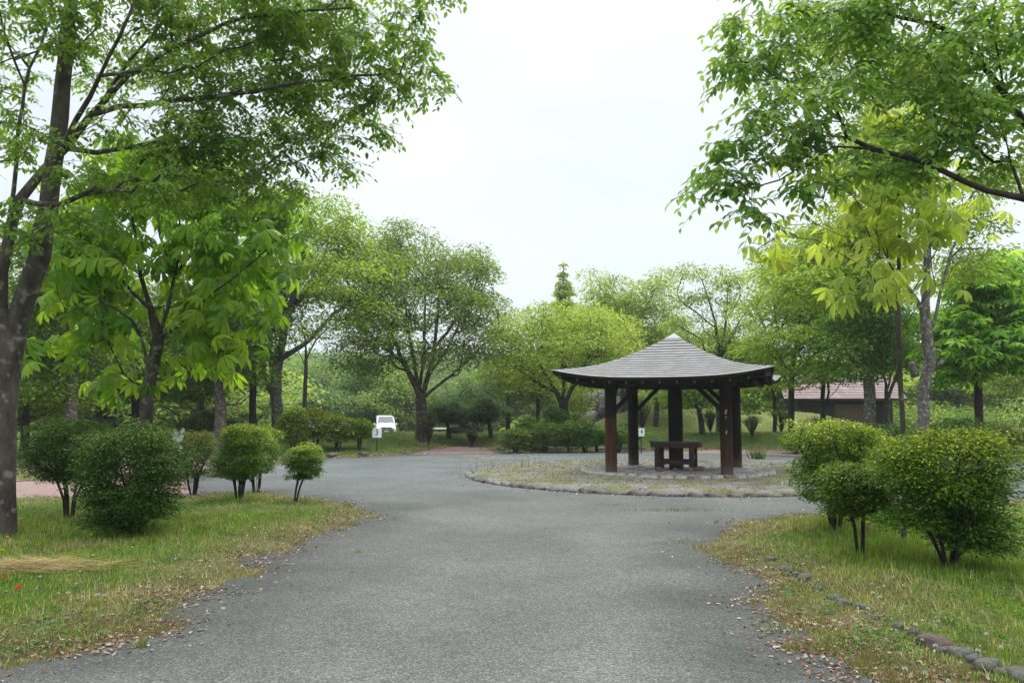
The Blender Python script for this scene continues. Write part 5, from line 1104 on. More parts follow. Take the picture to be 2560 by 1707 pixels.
for k, (px, Y_, lb) in enumerate(((1270, 44, 'slender stem behind the round clipped shrub left of pavilion'), (1345, 43, 'reddish slender trunk rising behind the clipped hedge shrubs'))):
    tree_px('broadleaf_tree', lb, px, Y_, [(px, 1040), (px + 2, 980), (px, 940)], [], [(px - 10, 930, Y_, 60, 34, 1.6), (px + 30, 970, Y_, 50, 26, 1.4)], 90, 56, .46, .17, (.05, .105, .035), (.13, .20, .06), .13, seed=230 + k, tip=.011, bark='bark_dark')
# small dark trees on the bank
for k, (px, Y_, lb, pads, tr) in enumerate(((1122, 39, 'small umbrella-shaped dark tree right of the broad trunk', [(1120, 1028, 39, 50, 22, 1), (1095, 1040, 39, 24, 16, .6), (1145, 1040, 39, 22, 16, .6), (1122, 1012, 39, 34, 12, .8)], [(1121, 1072), (1119, 1058), (1122, 1040)]),
                                            (1228, 38.5, 'small dark tree with forked stems above the boulder', [(1205, 1028, 38.5, 40, 22, .9), (1235, 1020, 38.5, 34, 20, .9), (1190, 1050, 38.5, 24, 12, .6), (1215, 1003, 38.5, 30, 14, .7)], [(1226, 1075), (1222, 1058), (1216, 1040)]))):
    tree_px('small_tree', lb, px, Y_, tr, [[tr[1], (px - 26, 1046), (px - 40, 1036)], [tr[1], (px + 18, 1040)]], pads, 150, 60, .20, .10, (.022, .06, .02), (.055, .11, .03), .10, seed=240 + k, tip=.008, bark='bark_dark')

# ================================================================== FAR WOOD: individual trees copied from five kinds, then the mass behind
protos = []
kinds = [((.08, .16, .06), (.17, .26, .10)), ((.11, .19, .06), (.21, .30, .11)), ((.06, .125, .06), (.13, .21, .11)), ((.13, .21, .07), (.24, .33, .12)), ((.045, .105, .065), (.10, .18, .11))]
kn = ['mid green', 'fresh green', 'dull green', 'pale green', 'blue-green']
for k in range(5):
    rg_ = np.random.default_rng(300 + k); base = np.array([0., 0., 0.]); h_ = 6.5
    pads = [((rg_.normal(0, 1.0), rg_.normal(0, 1.0), z_), (1.7 * w_, 1.7 * w_, .95)) for z_, w_ in ((1.8, 1.05), (2.6, 1.25), (3.4, 1.35), (4.2, 1.2), (5.1, 1.0), (5.9, .7))] 
    pads += [((rg_.normal(0, 1.7), rg_.normal(0, 1.7), rg_.uniform(1.5, 5)), (1.1, 1.1, .7)) for _ in range(4)]
    t = build_tree('woodland_tree', 'x', 'tree', (0, 0, 0), [(0, 0, .8), (.05, 0, 1.6), (0, .05, 2.6)], [], pads, 190, 56, .55, .24, kinds[k][0], kinds[k][1], .16, bark='bark_dark', seed=310 + k, tip=.02, shell=.55, c=.5, layer=.4, maxside=6)
    protos.append(t)
wood = []
for i in range(46):
    rg_ = np.random.default_rng(400 + i)
    wood.append((i, rg_))
used = [False] * 5; rg = np.random.default_rng(500)
rows = []
for i, px in enumerate(np.linspace(-120, 1460, 27)): rows.append((px + rg.normal(0, 18), 73 + rg.uniform(-4, 5), rg.uniform(.88, 1.15)))
for i, px in enumerate(np.linspace(-60, 2700, 22)): rows.append((px + rg.normal(0, 25), 96 + rg.uniform(-6, 6), rg.uniform(1.0, 1.35)))
for i, px in enumerate(np.linspace(1500, 2720, 15)): rows.append((px + rg.normal(0, 12), 64 + rg.uniform(-4, 4), rg.uniform(.85, 1.15)))
for i, px in enumerate(np.linspace(-100, 640, 10)): rows.append((px + rg.normal(0, 14), 52 + rg.uniform(-4, 6), rg.uniform(1.0, 1.4)))
seen = {}
rows.sort(key=lambda r: r[0])
def side_word(px): return 'far left' if px < 500 else 'left of the centre tree' if px < 950 else 'behind the broad centre tree' if px < 1250 else 'behind the layered maple' if px < 1500 else 'behind the pavilion' if px < 1800 else 'beside the barn' if px < 2300 else 'at far right'
for i, (px, Y_, sc_) in enumerate(rows):
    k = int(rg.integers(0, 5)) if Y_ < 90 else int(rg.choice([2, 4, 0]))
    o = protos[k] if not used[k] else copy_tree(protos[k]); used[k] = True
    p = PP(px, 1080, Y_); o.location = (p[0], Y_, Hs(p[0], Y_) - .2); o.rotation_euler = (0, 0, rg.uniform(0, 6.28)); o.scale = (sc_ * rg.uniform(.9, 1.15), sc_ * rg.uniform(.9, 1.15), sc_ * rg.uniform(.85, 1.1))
    kk = (k, side_word(px), Y_ < 90); seen[kk] = seen.get(kk, 0) + 1; o['label'] = '%s%s woodland tree %s, in the %s row' % (['', 'second ', 'third ', 'fourth ', 'fifth ', 'sixth '][seen[kk] - 1], kn[k], side_word(px), 'near' if Y_ < 90 else 'far'); o['category'] = 'tree'; o['group'] = 'woodland trees behind the park, ' + kn[k] + ' ' + side_word(px) + (' near' if Y_ < 90 else ' far')
for k in range(5):
    if not used[k]: protos[k].location = (60 + k * 4, 100, 0); protos[k]['label'] = 'woodland tree far off to the right side'
# mass of far wood
rg = np.random.default_rng(600); C_ = []; 
for i in range(420):
    x_ = rg.uniform(-150, 150); y_ = rg.uniform(118, 200); r_ = rg.uniform(3, 5.5); zt = rg.uniform(5, 11) + max(0, (y_ - 118) * .07)
    n_ = 26; d = unit(rg.normal(0, 1, (n_, 3))); d[:, 2] = np.abs(d[:, 2]); C_.append(np.array([x_, y_, zt - r_]) + d * r_ * np.array([1, 1, 1.1])); C_.append(np.array([x_, y_, zt * .4]) + rg.normal(0, 1, (10, 3)) * [r_ * .7, r_ * .7, 2])
C_ = np.concatenate(C_)
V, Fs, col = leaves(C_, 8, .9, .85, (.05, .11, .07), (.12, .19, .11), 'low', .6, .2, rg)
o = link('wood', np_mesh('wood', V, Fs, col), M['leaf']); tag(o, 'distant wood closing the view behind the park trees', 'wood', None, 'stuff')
# understorey thicket at the edge of the wood
pts = []
for i in range(2000):
    px = rg.uniform(-150, 2750); Y_ = rg.uniform(67, 73) if px < 1300 else rg.uniform(55, 60); p = PP(px, 1080, Y_); pts.append((p[0], Y_, Hs(p[0], Y_) + rg.uniform(.0, 1.5)))
V, Fs, col = leaves(np.array(pts), 34, .75, .26, (.07, .14, .045), (.18, .27, .09), 'low', .6, .2, rg)
o = link('undergrowth', np_mesh('undergrowth', V, Fs, col), M['leaf']); tag(o, 'tangled undergrowth along the foot of the wood', 'undergrowth', None, 'stuff')
# ================================================================== SHRUBS
def shrub(name, label, base, w, h, z0, seed, colA, colB, top=None, stems=7, n=260, per=40, spread=.10, size=.035, shape='ball', r=.045, group=None, bark='bark_dark', tpl='low', depth=None, lean=0, pads=None, tall=.75, cat='shrub', topamt=1.0, tip=.003):
    rg = np.random.default_rng(seed); d_ = depth or w
    root = thing(name, label, cat, base, 0, group)
    sk = Skel((0, 0, -.05)); zc = z0 + (h - z0) / 2
    for k in range(stems):
        a = 2 * math.pi * (k + rg.random() * .6) / stems; s0 = (.05 * math.cos(a) * min(w, 1), .05 * math.sin(a) * min(w, 1))
        st = sk.add((s0[0], s0[1], .03), 0, True); rr_ = rg.uniform(.15, .3)
        sk.limb([(s0[0] * 1.6 + lean * .2, s0[1] * 1.6, z0 * .6 + .02), (rr_ * w * .5 * math.cos(a) + lean * .6, rr_ * d_ * .5 * math.sin(a), z0 + (h - z0) * .15)], st, seg=.15, jit=.012, rg=rg)
    if pads is None: pads = [((lean, 0, zc), (w / 2, d_ / 2, (h - z0) / 2))]
    T = []
    vol = np.array([p[1][0] * p[1][1] * p[1][2] for p in pads]); vol = vol / vol.sum()
    for p, v in zip(pads, vol):
        k = max(6, int(v * n)); q = rg.uniform(-1, 1, (k * 14, 3)); se = (np.abs(q[:, 0]) ** 3 + np.abs(q[:, 1]) ** 3 + np.abs(q[:, 2]) ** 4.5) ** (1 / 3.4); q = q[(se < 1) & ((se > .72) | (rg.random(len(q)) < .10))][:k]; q[:, :2] *= (1 - .25 * sstep(.1, -.9, q[:, 2]))[:, None]        # squarish clipped outline
        hole = vnoise(np.arctan2(q[:, 1], q[:, 0]) * 3.2 + seed, q[:, 2] * 2.6 + seed, seed); q = q[(hole > .24) | (rg.random(len(q)) < .25)]; rad = (1 - .06 * rg.random(len(q)))[:, None] * (1 + .10 * np.sin(q[:, 2:] * 9 + seed * 2 + 2 * np.sin(q[:, :1] * 3)) + .05 * rg.normal(0, 1, (len(q), 1)) + .07 * np.sin(q[:, :1] * 5 + seed) * np.cos(q[:, 2:] * 6 + seed))
        rad = rad * np.where(rg.random((len(q), 1)) < .05, 1.14, 1); T.append(np.array(p[0]) + q * rad * (np.array(p[1]) - spread * 1.05))
    T = np.concatenate(T); T[:, 2] = np.maximum(T[:, 2], .06)
    term = connect(sk, T, .45, .18, .06, rg, .5); rr2, cnt = radii(sk, term, r, tip)
    # several stems share the base: give each its own full radius
    rr2[0] = rr2[1:].max() if len(rr2) > 1 else rr2[0]
    V, Fs = tubes(sk, np.minimum(rr2 * 1.0, r), cnt, 7, 1.1, rg); link('stems', np_mesh('stems', V, Fs, None, True), M[bark], root)
    Cn = np.array([sk.P[i] for i in term])
    V, Fs, col = leaves(Cn, per, spread, size, colA, colB, tpl, .5, .15, rg, (top, z0 + (h - z0) * .5, h * .98, topamt) if top else None, .20, grain=.24)
    link('foliage', np_mesh('foliage', V, Fs, col), M['shrub'], root)
    return root
DK1, DK2 = (.016, .050, .012), (.050, .120, .022); MD1, MD2 = (.030, .095, .014), (.105, .21, .022); YT = (.27, .33, .024); RT = (.26, .19, .03)
def gp(px, py, z=.05): p = GP(px, py, z); return (float(p[0]), float(p[1]), Hs(float(p[0]), float(p[1])) - .01)
def wpx(px, base): return px * base[1] / FPX
# left pair
b = gp(172, 1300); shrub('azalea_shrub', 'dark rounded shrub on bare forked stems beside the big left trunk', b, wpx(235, b), wpx(265, b), wpx(75, b), 1, DK1, DK2, (.07, .12, .02), 6, 420, 76, .115, .034, tall=.62, tip=.0028, topamt=.7)
b = gp(330, 1345); shrub('azalea_shrub', 'largest dark clipped shrub of left pair, leafy to the ground', b, wpx(255, b), wpx(300, b), wpx(8, b), 2, DK1, DK2, (.09, .14, .02), 7, 560, 84, .12, .036, tall=.6, lean=-.02, topamt=.6)
b = gp(640, 1225); b2 = gp(598, 1250)
shrub('azalea_shrub', 'yellow-green shrub behind the taller left one, partly hidden', b, wpx(118, b), wpx(170, b), wpx(46, b), 3, MD1, MD2, YT, 5, 230, 62, .09, .034, tall=.7)
shrub('azalea_shrub', 'yellow-topped two-tiered shrub on short stems at the left lawn edge', b2, wpx(150, b2), wpx(200, b2), wpx(50, b2), 4, MD1, MD2, YT, 5, 420, 66, .085, .034, tall=.7,
      pads=[((-.02, 0, wpx(88, b2)), (wpx(68, b2), wpx(66, b2), wpx(48, b2))), ((.02, 0, wpx(150, b2)), (wpx(58, b2), wpx(56, b2), wpx(50, b2)))])
b = gp(738, 1252); shrub('azalea_shrub', 'smallest yellow-green shrub on a slanting thin stem at lawn tip', b, wpx(98, b), wpx(150, b), wpx(48, b), 5, MD1, MD2, YT, 3, 210, 62, .075, .034, tall=.75, r=.026, lean=.14)
b = gp(468, 1252); shrub('azalea_shrub', 'shrub with reddish tips and white blossoms peeping behind the dark pair', (b[0] - .5, b[1] + 1.5, 0), .9, 1.35, .2, 6, (.03, .065, .014), (.08, .14, .02), (.16, .15, .03), 5, 160, 60, .1, .036)
fl = BM()
for q in range(16):
    fl.b.verts.ensure_lookup_table()
    c_ = np.array(PP(445 + rng.normal(0, 9), 1103 + rng.normal(0, 12), b[1] + .9))
    for k in range(5):
        a = k * 1.257; fl.poly([tuple(c_), tuple(c_ + np.array((math.cos(a) * .035, -.012, math.sin(a) * .035))), tuple(c_ + np.array((math.cos(a + .6) * .045, -.02, math.sin(a + .6) * .045))), tuple(c_ + np.array((math.cos(a + 1.1) * .03, -.01, math.sin(a + 1.1) * .03)))])
f = fl.done('white_blossoms', M['white']); tag(f, 'spray of white blossoms at the right edge of dark shrub', 'blossoms', None, 'stuff')
# right group
b = gp(2090, 1330); shrub('azalea_shrub', 'open yellow-green shrub behind the thin-stemmed one on right lawn', b, wpx(200, b), wpx(285, b), wpx(70, b), 7, MD1, MD2, YT, 6, 380, 64, .11, .040, tall=.65, r=.05,
    pads=[((0, 0, wpx(215, b)), (wpx(108, b), wpx(100, b), wpx(82, b))), ((-wpx(10, b), 0, wpx(125, b)), (wpx(100, b), wpx(90, b), wpx(70, b)))])
b = gp(2152, 1388); shrub('azalea_shrub', 'right shrub standing on one thin stem in front of its group', b, wpx(175, b), wpx(250, b), wpx(105, b), 8, (.035, .085, .012), (.085, .16, .018), (.16, .22, .02), 2, 260, 60, .11, .036, tall=.8, r=.028,
      pads=[((0, 0, wpx(168, b)), (wpx(98, b), wpx(84, b), wpx(88, b)))])
b = gp(2375, 1430); shrub('azalea_shrub', 'largest right shrub, dark below with bright yellow new shoots on top', b, wpx(335, b), wpx(378, b), wpx(55, b), 9, (.024, .078, .013), (.08, .175, .02), YT, 9, 600, 72, .125, .038, tall=.62, r=.04, topamt=.95,
    pads=[((0, 0, wpx(250, b)), (wpx(168, b), wpx(150, b), wpx(128, b))), ((wpx(70, b), .05, wpx(105, b)), (wpx(100, b), wpx(120, b), wpx(80, b))), ((-wpx(95, b), 0, wpx(135, b)), (wpx(70, b), wpx(90, b), wpx(50, b)))])
b = gp(2215, 1300); shrub('azalea_shrub', 'shrub joining the two right shrubs behind the slender young tree', b, wpx(150, b), wpx(225, b), wpx(60, b), 10, MD1, MD2, YT, 6, 300, 60, .12, .042, tall=.65)
# clipped shrubs beyond the loop
MIDC = ((.040, .085, .012), (.10, .16, .018))
rowL = [(652, 28.5, 90, 86, 'small round clipped shrub left of the speckled trunk', MIDC, YT), (733, 30, 62, 112, 'tall clipped shrub just right of the speckled trunk', MIDC, (.16, .22, .02)), (790, 31, 78, 104, 'orange-topped clipped shrub, second in the row left of sign 3', MIDC, (.25, .22, .03)), (845, 30.5, 74, 96, 'broad tall clipped shrub in the middle of the left row', MIDC, (.12, .17, .02)), (899, 31, 46, 82, 'narrow clipped shrub on two stems nearest the sign 3', MIDC, (.13, .18, .02)),
        (512, 33, 66, 100, 'dark conical clipped shrub at left behind the red path', (DK1, DK2), None), (585, 34, 60, 70, 'dark low shrub between the slim left trunks', (DK1, DK2), (.08, .12, .02)),
        (1289, 31.5, 64, 72, 'ball-shaped clipped shrub at the left end of the centre hedge', ((.035, .07, .016), (.08, .125, .03)), None), (1322, 33, 60, 84, 'dark shrub behind the ball-shaped one in the centre hedge', (DK1, DK2), None), (1362, 32, 78, 84, 'widest shrub in the centre hedge, middle green', ((.028, .062, .014), (.065, .11, .025)), None),
        (1385, 34, 60, 96, 'shaded shrub beside the maple trunk in the hedge', (DK1, DK2), None), (1424, 32, 58, 84, 'shrub just right of the maple trunk in the hedge', ((.028, .062, .014), (.065, .11, .025)), None), (1462, 32, 52, 84, 'open-stemmed shrub left of the red-brown pavilion post', (DK1, DK2), (.08, .12, .02)), (1492, 32.5, 30, 66, 'slim shrub touching the red-brown pavilion post', (DK1, DK2), None),
        (1546, 32, 50, 72, 'round clipped shrub between the two left pavilion posts', ((.03, .07, .014), (.08, .13, .025)), None), (1440, 38, 90, 130, 'tall bright shrub behind the hedge near the rock pile', ((.09, .15, .03), (.2, .27, .05)), None), (1575, 33.5, 44, 70, 'shrub half hidden by the back left pavilion post', (DK1, DK2), None),
        (1988, 31, 66, 62, 'round clipped shrub on the lawn left of the barn', MIDC, None), (2130, 27, 120, 100, 'shaded shrub in front of the barn doors', ((.02, .055, .014), (.055, .105, .02)), None), (2230, 27, 110, 100, 'dark shrub right of the barn door, behind the young tree', ((.02, .055, .014), (.055, .105, .02)), None), (2395, 27, 150, 110, 'broad dark shrub between knobbly tree and bright tree', ((.018, .05, .014), (.05, .10, .02)), None),
        (2530, 30, 80, 66, 'pale leafy shrub with white flower heads at right edge', ((.06, .11, .03), (.15, .21, .05)), (.3, .34, .2))]
for k, (px, Y_, w_, h_, lb, cc, tp) in enumerate(rowL):
    p = PP(px, 1080, Y_); b = (p[0], Y_, Hs(p[0], Y_) - .03); sc_ = Y_ / FPX
    shrub('clipped_shrub', lb, b, w_ * sc_ * 1.15, h_ * sc_ * 1.1, h_ * sc_ * (.16 if w_ > 50 else .26), 20 + k, tuple(np.array(cc[0]) * 1.35), tuple(np.array(cc[1]) * 1.35), tp, 5, 130, 46, .18, .085, tall=.66, r=.05, tip=.006)
# bare twiggy bushes
def twiggy(px, Y_, w_, h_, label, seed, leaf=0, color='bark_dark', nst=70):
    rg = np.random.default_rng(seed); p = PP(px, 1080, Y_); z = Hs(p[0], Y_) - .03; sc_ = Y_ / FPX; root = thing('twiggy_bush', label, 'bush', (p[0], Y_, z), 0, 'twiggy bushes round the lawn')
    sk = Skel((0, 0, 0)); term = []
    for k in range(nst):
        a = rg.uniform(0, 6.28); q = rg.random() ** .6; H_ = h_ * sc_ * rg.uniform(.7, 1.0) * (1.05 - .25 * q); R_ = w_ * sc_ * .5 * q
        e_ = sk.limb([(R_ * .25 * math.cos(a), R_ * .25 * math.sin(a), H_ * .35), (R_ * .75 * math.cos(a), R_ * .75 * math.sin(a), H_ * .75), (R_ * math.cos(a), R_ * math.sin(a), H_)], 0, seg=.25, jit=.015, rg=rg); term.append(e_)
        if rg.random() < .7: s_ = len(sk.P) - 2; e2 = sk.add(sk.P[s_] + np.array([rg.normal(0, .08), rg.normal(0, .08), .2]), s_); term.append(e2)
    r_, cnt = radii(sk, term, .03, .0065); r_ = np.minimum(r_, .018); V, Fs = tubes(sk, r_, cnt, 5, 1, rg); link('twigs', np_mesh('twigs', V, Fs), M[color], root)
    if leaf:
        V, Fs, col = leaves(np.array([sk.P[i] for i in term]), leaf, .10, .06, (.05, .09, .03), (.12, .17, .05), 'low', .7, .1, rg); link('foliage', np_mesh('foliage', V, Fs, col), M['leaf'], root)
twiggy(472, 31, 90, 120, 'dark vase-shaped twiggy bush at left beyond the red path', 1, 8); twiggy(1072, 36, 40, 90, 'twiggy bush leaning on the broad centre trunk', 2, 7); twiggy(1180, 37, 34, 50, 'dark twiggy bush in front of the boulder', 3, 3)
twiggy(1605, 36, 56, 100, 'twiggy bush with leafy top behind sign 4', 4, 16); twiggy(1776, 38, 46, 64, 'brown twiggy bush left of the front right post', 5, 5); twiggy(1880, 36, 44, 60, 'twiggy bush alone on lawn right of the pavilion', 6, 5)
twiggy(1953, 38, 50, 70, 'pale twiggy bush left of the barn wall', 7, 7); twiggy(2505, 30, 70, 76, 'bushy twig clump at the far right lawn edge', 8, 16); twiggy(2035, 44, 60, 50, 'dry reddish twig clump against the louvred barn wall', 9, 0); twiggy(2090, 43, 70, 62, 'tall dry twig clump before the brown barn door', 10, 0)

# ================================================================== GRASS AND GROUND LITTER
def blade_tpl(n=2, bend=.35, w=.07):
    V = []; F = []
    for i in range(n):
        t = i / n; V += [(-w * (1 - t * .6), t * .9 - .0, bend * t * t), (w * (1 - t * .6), t * .9, bend * t * t)]
    V.append((0, 1, bend)); 
    Fq = [(2 * i, 2 * i + 1, 2 * i + 3, 2 * i + 2) for i in range(n - 1)]; Ft = [(2 * n - 2, 2 * n - 1, 2 * n)]
    return np.array(V), ([np.array(Fq)] if Fq else []) + [np.array(Ft)]
def place(n, r0, r1, a0, a1, rg):
    a = rg.uniform(a0, a1, n); r = r0 * (r1 / r0) ** rg.random(n); return np.stack([r * np.sin(a), r * np.cos(a)], 1)
def grass_batch(n, r0, r1, tpl, seed, hmul=1.0):
    rg = np.random.default_rng(seed); P = place(n, r0, r1, R(-40), R(40), rg); x, y = P.T
    s = sdist(x, y); n1 = fbm(x * .9, y * .9, 21); n2 = fbm(x * 3.1, y * 3.1, 22); n3 = vnoise(x * 11, y * 11, 24)
    nn = ragged(x, y); e = s + nn * sstep(60, 20, y)
    r_i = np.hypot(x - IC[0], y - IC[1]); isl = r_i < IR - .15; pl = r_i < PR + .18
    edge = sstep(1.3, .0, e + (n2 - .5) * 1.2)
    dens = np.where(isl, sstep(.36, .56, n2) * 1.0 * sstep(.1, .7, n3), np.clip(.35 + 1.1 * n3, 0, 1) * (1 - edge * .62 * sstep(.3, .6, n2)))
    keep = (rg.random(n) < dens) & ((e > .01) | isl) & (~pl) & (y < 52) & ~((y > 42.4) & (y < 43.6) & (x > 7))
    x, y, s, e, n1, n2, n3, isl, edge = (q[keep] for q in (x, y, s, e, n1, n2, n3, isl, edge)); m = len(x); z = hgt(x, y, s)
    dist = np.hypot(x, y)
    h = (.018 + .034 * n1 + .024 * n3 * rg.random(m)) * (1 - .45 * edge) * np.where(isl, .8, 1) * hmul
    for (sx_, sy_) in ((172, 1300), (330, 1345), (598, 1250), (738, 1252), (2090, 1330), (2152, 1388), (2375, 1430), (8, 1345), (2262, 1348)):
        g_ = GP(sx_, sy_); h *= 1 + 1.3 * np.exp(-((x - g_[0]) ** 2 + (y - g_[1]) ** 2) / .35)
    h *= rg.uniform(.5, 1.45, m); h = h * (1 + sstep(10, 30, dist) * .7) * (1 + sstep(43, 46, y) * 1.0)
    t = np.clip(n1 * .7 + rg.normal(.15, .22, m), 0, 1)[:, None]
    c = np.array((.095, .205, .028)) * (1 - t) + np.array((.27, .36, .05)) * t
    dryp = np.clip(sstep(.52, .72, n2 * .6 + n1 * .4) * .6 * sstep(30, 14, y) + edge * .5 + .04, 0, .9)
    dryp = np.where(isl, .45, dryp); dryp = np.where((y > 43.6), .35, dryp)
    isd = (rg.random(m) < dryp)[:, None]; q = rg.random((m, 1))
    cd = np.array((.42, .38, .20)) * q + np.array((.25, .175, .10)) * (1 - q); c = np.where(isd, cd * (.6 + .8 * rg.random((m, 1))), c * rg.uniform(.65, 1.35, (m, 1)))
    az = rg.uniform(0, 6.28, m); lie = isd[:, 0] & (rg.random(m) < .35); ln = rg.uniform(.2, 1.5, m) + isd[:, 0] * .6 + lie * 3; h = h * (1 + lie * .8)
    ax = unit(np.stack([np.cos(az) * ln, np.sin(az) * ln, np.ones(m)], 1)); nr = np.stack([np.cos(az), np.sin(az), rg.normal(0, .3, m) - .2], 1)
    wmul = np.maximum(1, dist / 7) ** .8
    V0, F0 = TPL_G[tpl]
    yv = unit(ax); xv = unit(np.cross(yv, nr)); zv = np.cross(xv, yv)
    c = c * (.62 + .76 * vnoise(x * 14, y * 14, 61))[:, None]
    W_ = np.stack([x, y, z - .006], 1)[:, None] + h[:, None, None] * (V0[None, :, 1:2] * yv[:, None] - V0[None, :, 2:3] * zv[:, None]) + (.085 * wmul)[:, None, None] * V0[None, :, 0:1] * xv[:, None]
    k = len(V0); FF = [(f[None] + (np.arange(m) * k)[:, None, None]).reshape(-1, f.shape[1]) for f in F0]
    return W_.reshape(-1, 3), FF, np.repeat(c, k, 0)
TPL_G = {'fine': blade_tpl(3, .6, .036), 'one': blade_tpl(1, .2, .030)}
for k, (n_, r0, r1, tp, nm) in enumerate(((430000, 3.6, 13, 'fine', 'near lawns either side of the road'), (330000, 13, 52, 'one', 'far lawns, bank and island'))):
    V, Fs, col = grass_batch(n_, r0, r1, tp, 700 + k); o = link('grass', np_mesh('grass', V, Fs, col), M['grass']); tag(o, 'short uneven grass, green with dry tufts, on the ' + nm, 'grass', None, 'stuff')
# fallen leaves and dry litter along the verges
rg = np.random.default_rng(800); P = place(170000, 3.6, 40, R(-40), R(40), rg); x, y = P.T; s = sdist(x, y); nn = ragged(x, y); e = s + nn * sstep(60, 20, y); n2 = fbm(x * 3.1, y * 3.1, 22); r_i = np.hypot(x - IC[0], y - IC[1])
pr = np.exp(-((e - .14) / .36) ** 2) * np.clip((n2 - .37) * 6, 0.03, 1) + .02 * (e > 0) + .004 * (e > -1.0); pr = np.where(r_i < IR, .14, pr); keep = (rg.random(len(x)) < pr) & (r_i > PR + .15); x, y, s, e = x[keep], y[keep], s[keep], e[keep]; m = len(x)
z = np.maximum(hgt(x, y, s), .0) + .010; dist = np.hypot(x, y); q = rg.random((m, 1)); q2 = rg.random((m, 1))
c = np.where(q2 < .55, np.array((.25, .175, .125)) * (.6 + .8 * q), np.where(q2 < .8, np.array((.17, .085, .06)) * (.6 + .8 * q), np.array((.45, .38, .33)) * (.7 + .4 * q)))
az = rg.uniform(0, 6.28, m); ax = np.stack([np.cos(az), np.sin(az), rg.normal(0, .15, m)], 1); nr = unit(np.array([0, 0, 1.]) + rg.normal(0, .35, (m, 3)))
V, Fs, col = scatter('simple', np.stack([x, y, z], 1), ax, nr, rg.uniform(.018, .052, m) * np.maximum(1, dist / 11), c); o = link('fallen_leaves', np_mesh('fallen_leaves', V, Fs, col), M['dry']); tag(o, 'brown and reddish fallen leaves littering the verges', 'leaf litter', None, 'stuff')
# low broad-leaved weeds and clover leaves in the turf
rg = np.random.default_rng(805); P = place(26000, 3.6, 15, R(-40), R(40), rg); x, y = P.T; s = sdist(x, y); n2 = fbm(x * 2.1, y * 2.1, 41); keep = (s + ragged(x, y) > .12) & (rg.random(len(x)) < sstep(.42, .62, n2)); x, y, s = x[keep], y[keep], s[keep]; m = len(x)
z = hgt(x, y, s) + rg.uniform(.02, .055, m); Cn = np.stack([x, y, z], 1); V, Fs, col = leaves(Cn, 4, .03, .028, (.05, .14, .03), (.13, .24, .05), 'low', .4, .1, rg); o = link('clover_leaves', np_mesh('clover_leaves', V, Fs, col), M['grass']); tag(o, 'clover leaves and small broad-leaved weeds in the turf', 'clover', None, 'stuff')
# matted reddish-brown moss and dry thatch in tufts along the verges
rg = np.random.default_rng(806); P = place(9000, 3.8, 16, R(-40), R(40), rg); x, y = P.T; s = sdist(x, y); e = s + ragged(x, y); n2 = fbm(x * 2.6, y * 2.6, 43); keep = (e > -.10) & (e < .55) & (rg.random(len(x)) < .9 * sstep(.44, .60, n2)); x, y, s = x[keep], y[keep], s[keep]; m0 = len(x)
K_ = 40; x = np.repeat(x, K_) + rg.normal(0, .045, m0 * K_); y = np.repeat(y, K_) + rg.normal(0, .045, m0 * K_); m = len(x); z = np.maximum(hgt(x, y), 0) - .004; az = rg.uniform(0, 6.28, m); q = np.repeat(rg.random(m0), K_)[:, None]
c = (np.array((.24, .22, .08)) * q + np.array((.24, .14, .07)) * (1 - q)) * rg.uniform(.6, 1.3, (m, 1)); c = np.where(rg.random((m, 1)) < .3, np.array((.12, .19, .04)), c)
V, Fs, col = scatter(blade_tpl(2, .4, .07), np.stack([x, y, z], 1), np.stack([np.cos(az), np.sin(az), rg.uniform(.5, 2, m)], 1), np.stack([-np.cos(az), -np.sin(az), .5 + az * 0], 1), rg.uniform(.02, .05, m), c); o = link('thatch', np_mesh('thatch', V, Fs, col), M['grass']); tag(o, 'matted reddish and olive thatch tufts fraying over the road edges', 'thatch', None, 'stuff')
# dry straw heap at bottom left
rg = np.random.default_rng(810); m = 1500; g_ = GP(70, 1440); u = rg.normal(0, 1, (m, 2)); x = g_[0] + u[:, 0] * .42; y = g_[1] + u[:, 1] * .16 + .05 * np.sin(u[:, 0] * 4); z = hgt(x, y) + .035 + .05 * np.exp(-(u ** 2).sum(1)) * rg.random(m)
az = rg.normal(.05, .30, m) + (rg.random(m) < .5) * math.pi; V, Fs, col = scatter(blade_tpl(2, .12, .006), np.stack([x, y, z], 1), np.stack([np.cos(az), np.sin(az), rg.normal(0, .08, m)], 1), unit(np.array([0, 0, 1.]) + rg.normal(0, .3, (m, 3))), rg.uniform(.18, .42, m), np.array((.50, .38, .18)) * rg.uniform(.5, 1.15, (m, 1)))
o = link('straw', np_mesh('straw', V, Fs, col), M['dry']); tag(o, 'flattened heap of dry straw-coloured grass at bottom left', 'straw', None, 'stuff')
# small weeds growing through the asphalt
def weed(px, py, label, n, sp_, h, colr, seed, z=.004):
    rg = np.random.default_rng(seed); g_ = GP(px, py); m = n; off = rg.normal(0, 1, (m, 2)) * np.array(sp_); az = rg.uniform(0, 6.28, m)
    V, Fs, col = scatter(blade_tpl(2, .35, .05), np.stack([off[:, 0], off[:, 1], off[:, 0] * 0], 1), np.stack([np.cos(az), np.sin(az), rg.uniform(.3, 1.6, m)], 1), np.stack([-np.cos(az), -np.sin(az), np.ones(m) * .4], 1), rg.uniform(.6, 1.2, m) * h, np.array(colr) * rg.uniform(.6, 1.3, (m, 1)))
    o = link('weed_tuft', np_mesh('weed_tuft', V, Fs, col), M['grass'], None, (g_[0], g_[1], z)); tag(o, label, 'weed')
weed(1950, 1578, 'pale green flat weed on dark asphalt at lower right', 90, (.08, .04), .06, (.18, .26, .12), 1); weed(352, 1615, 'tiny yellow-green grass tuft on asphalt at bottom left', 60, (.03, .02), .07, (.2, .22, .06), 2)
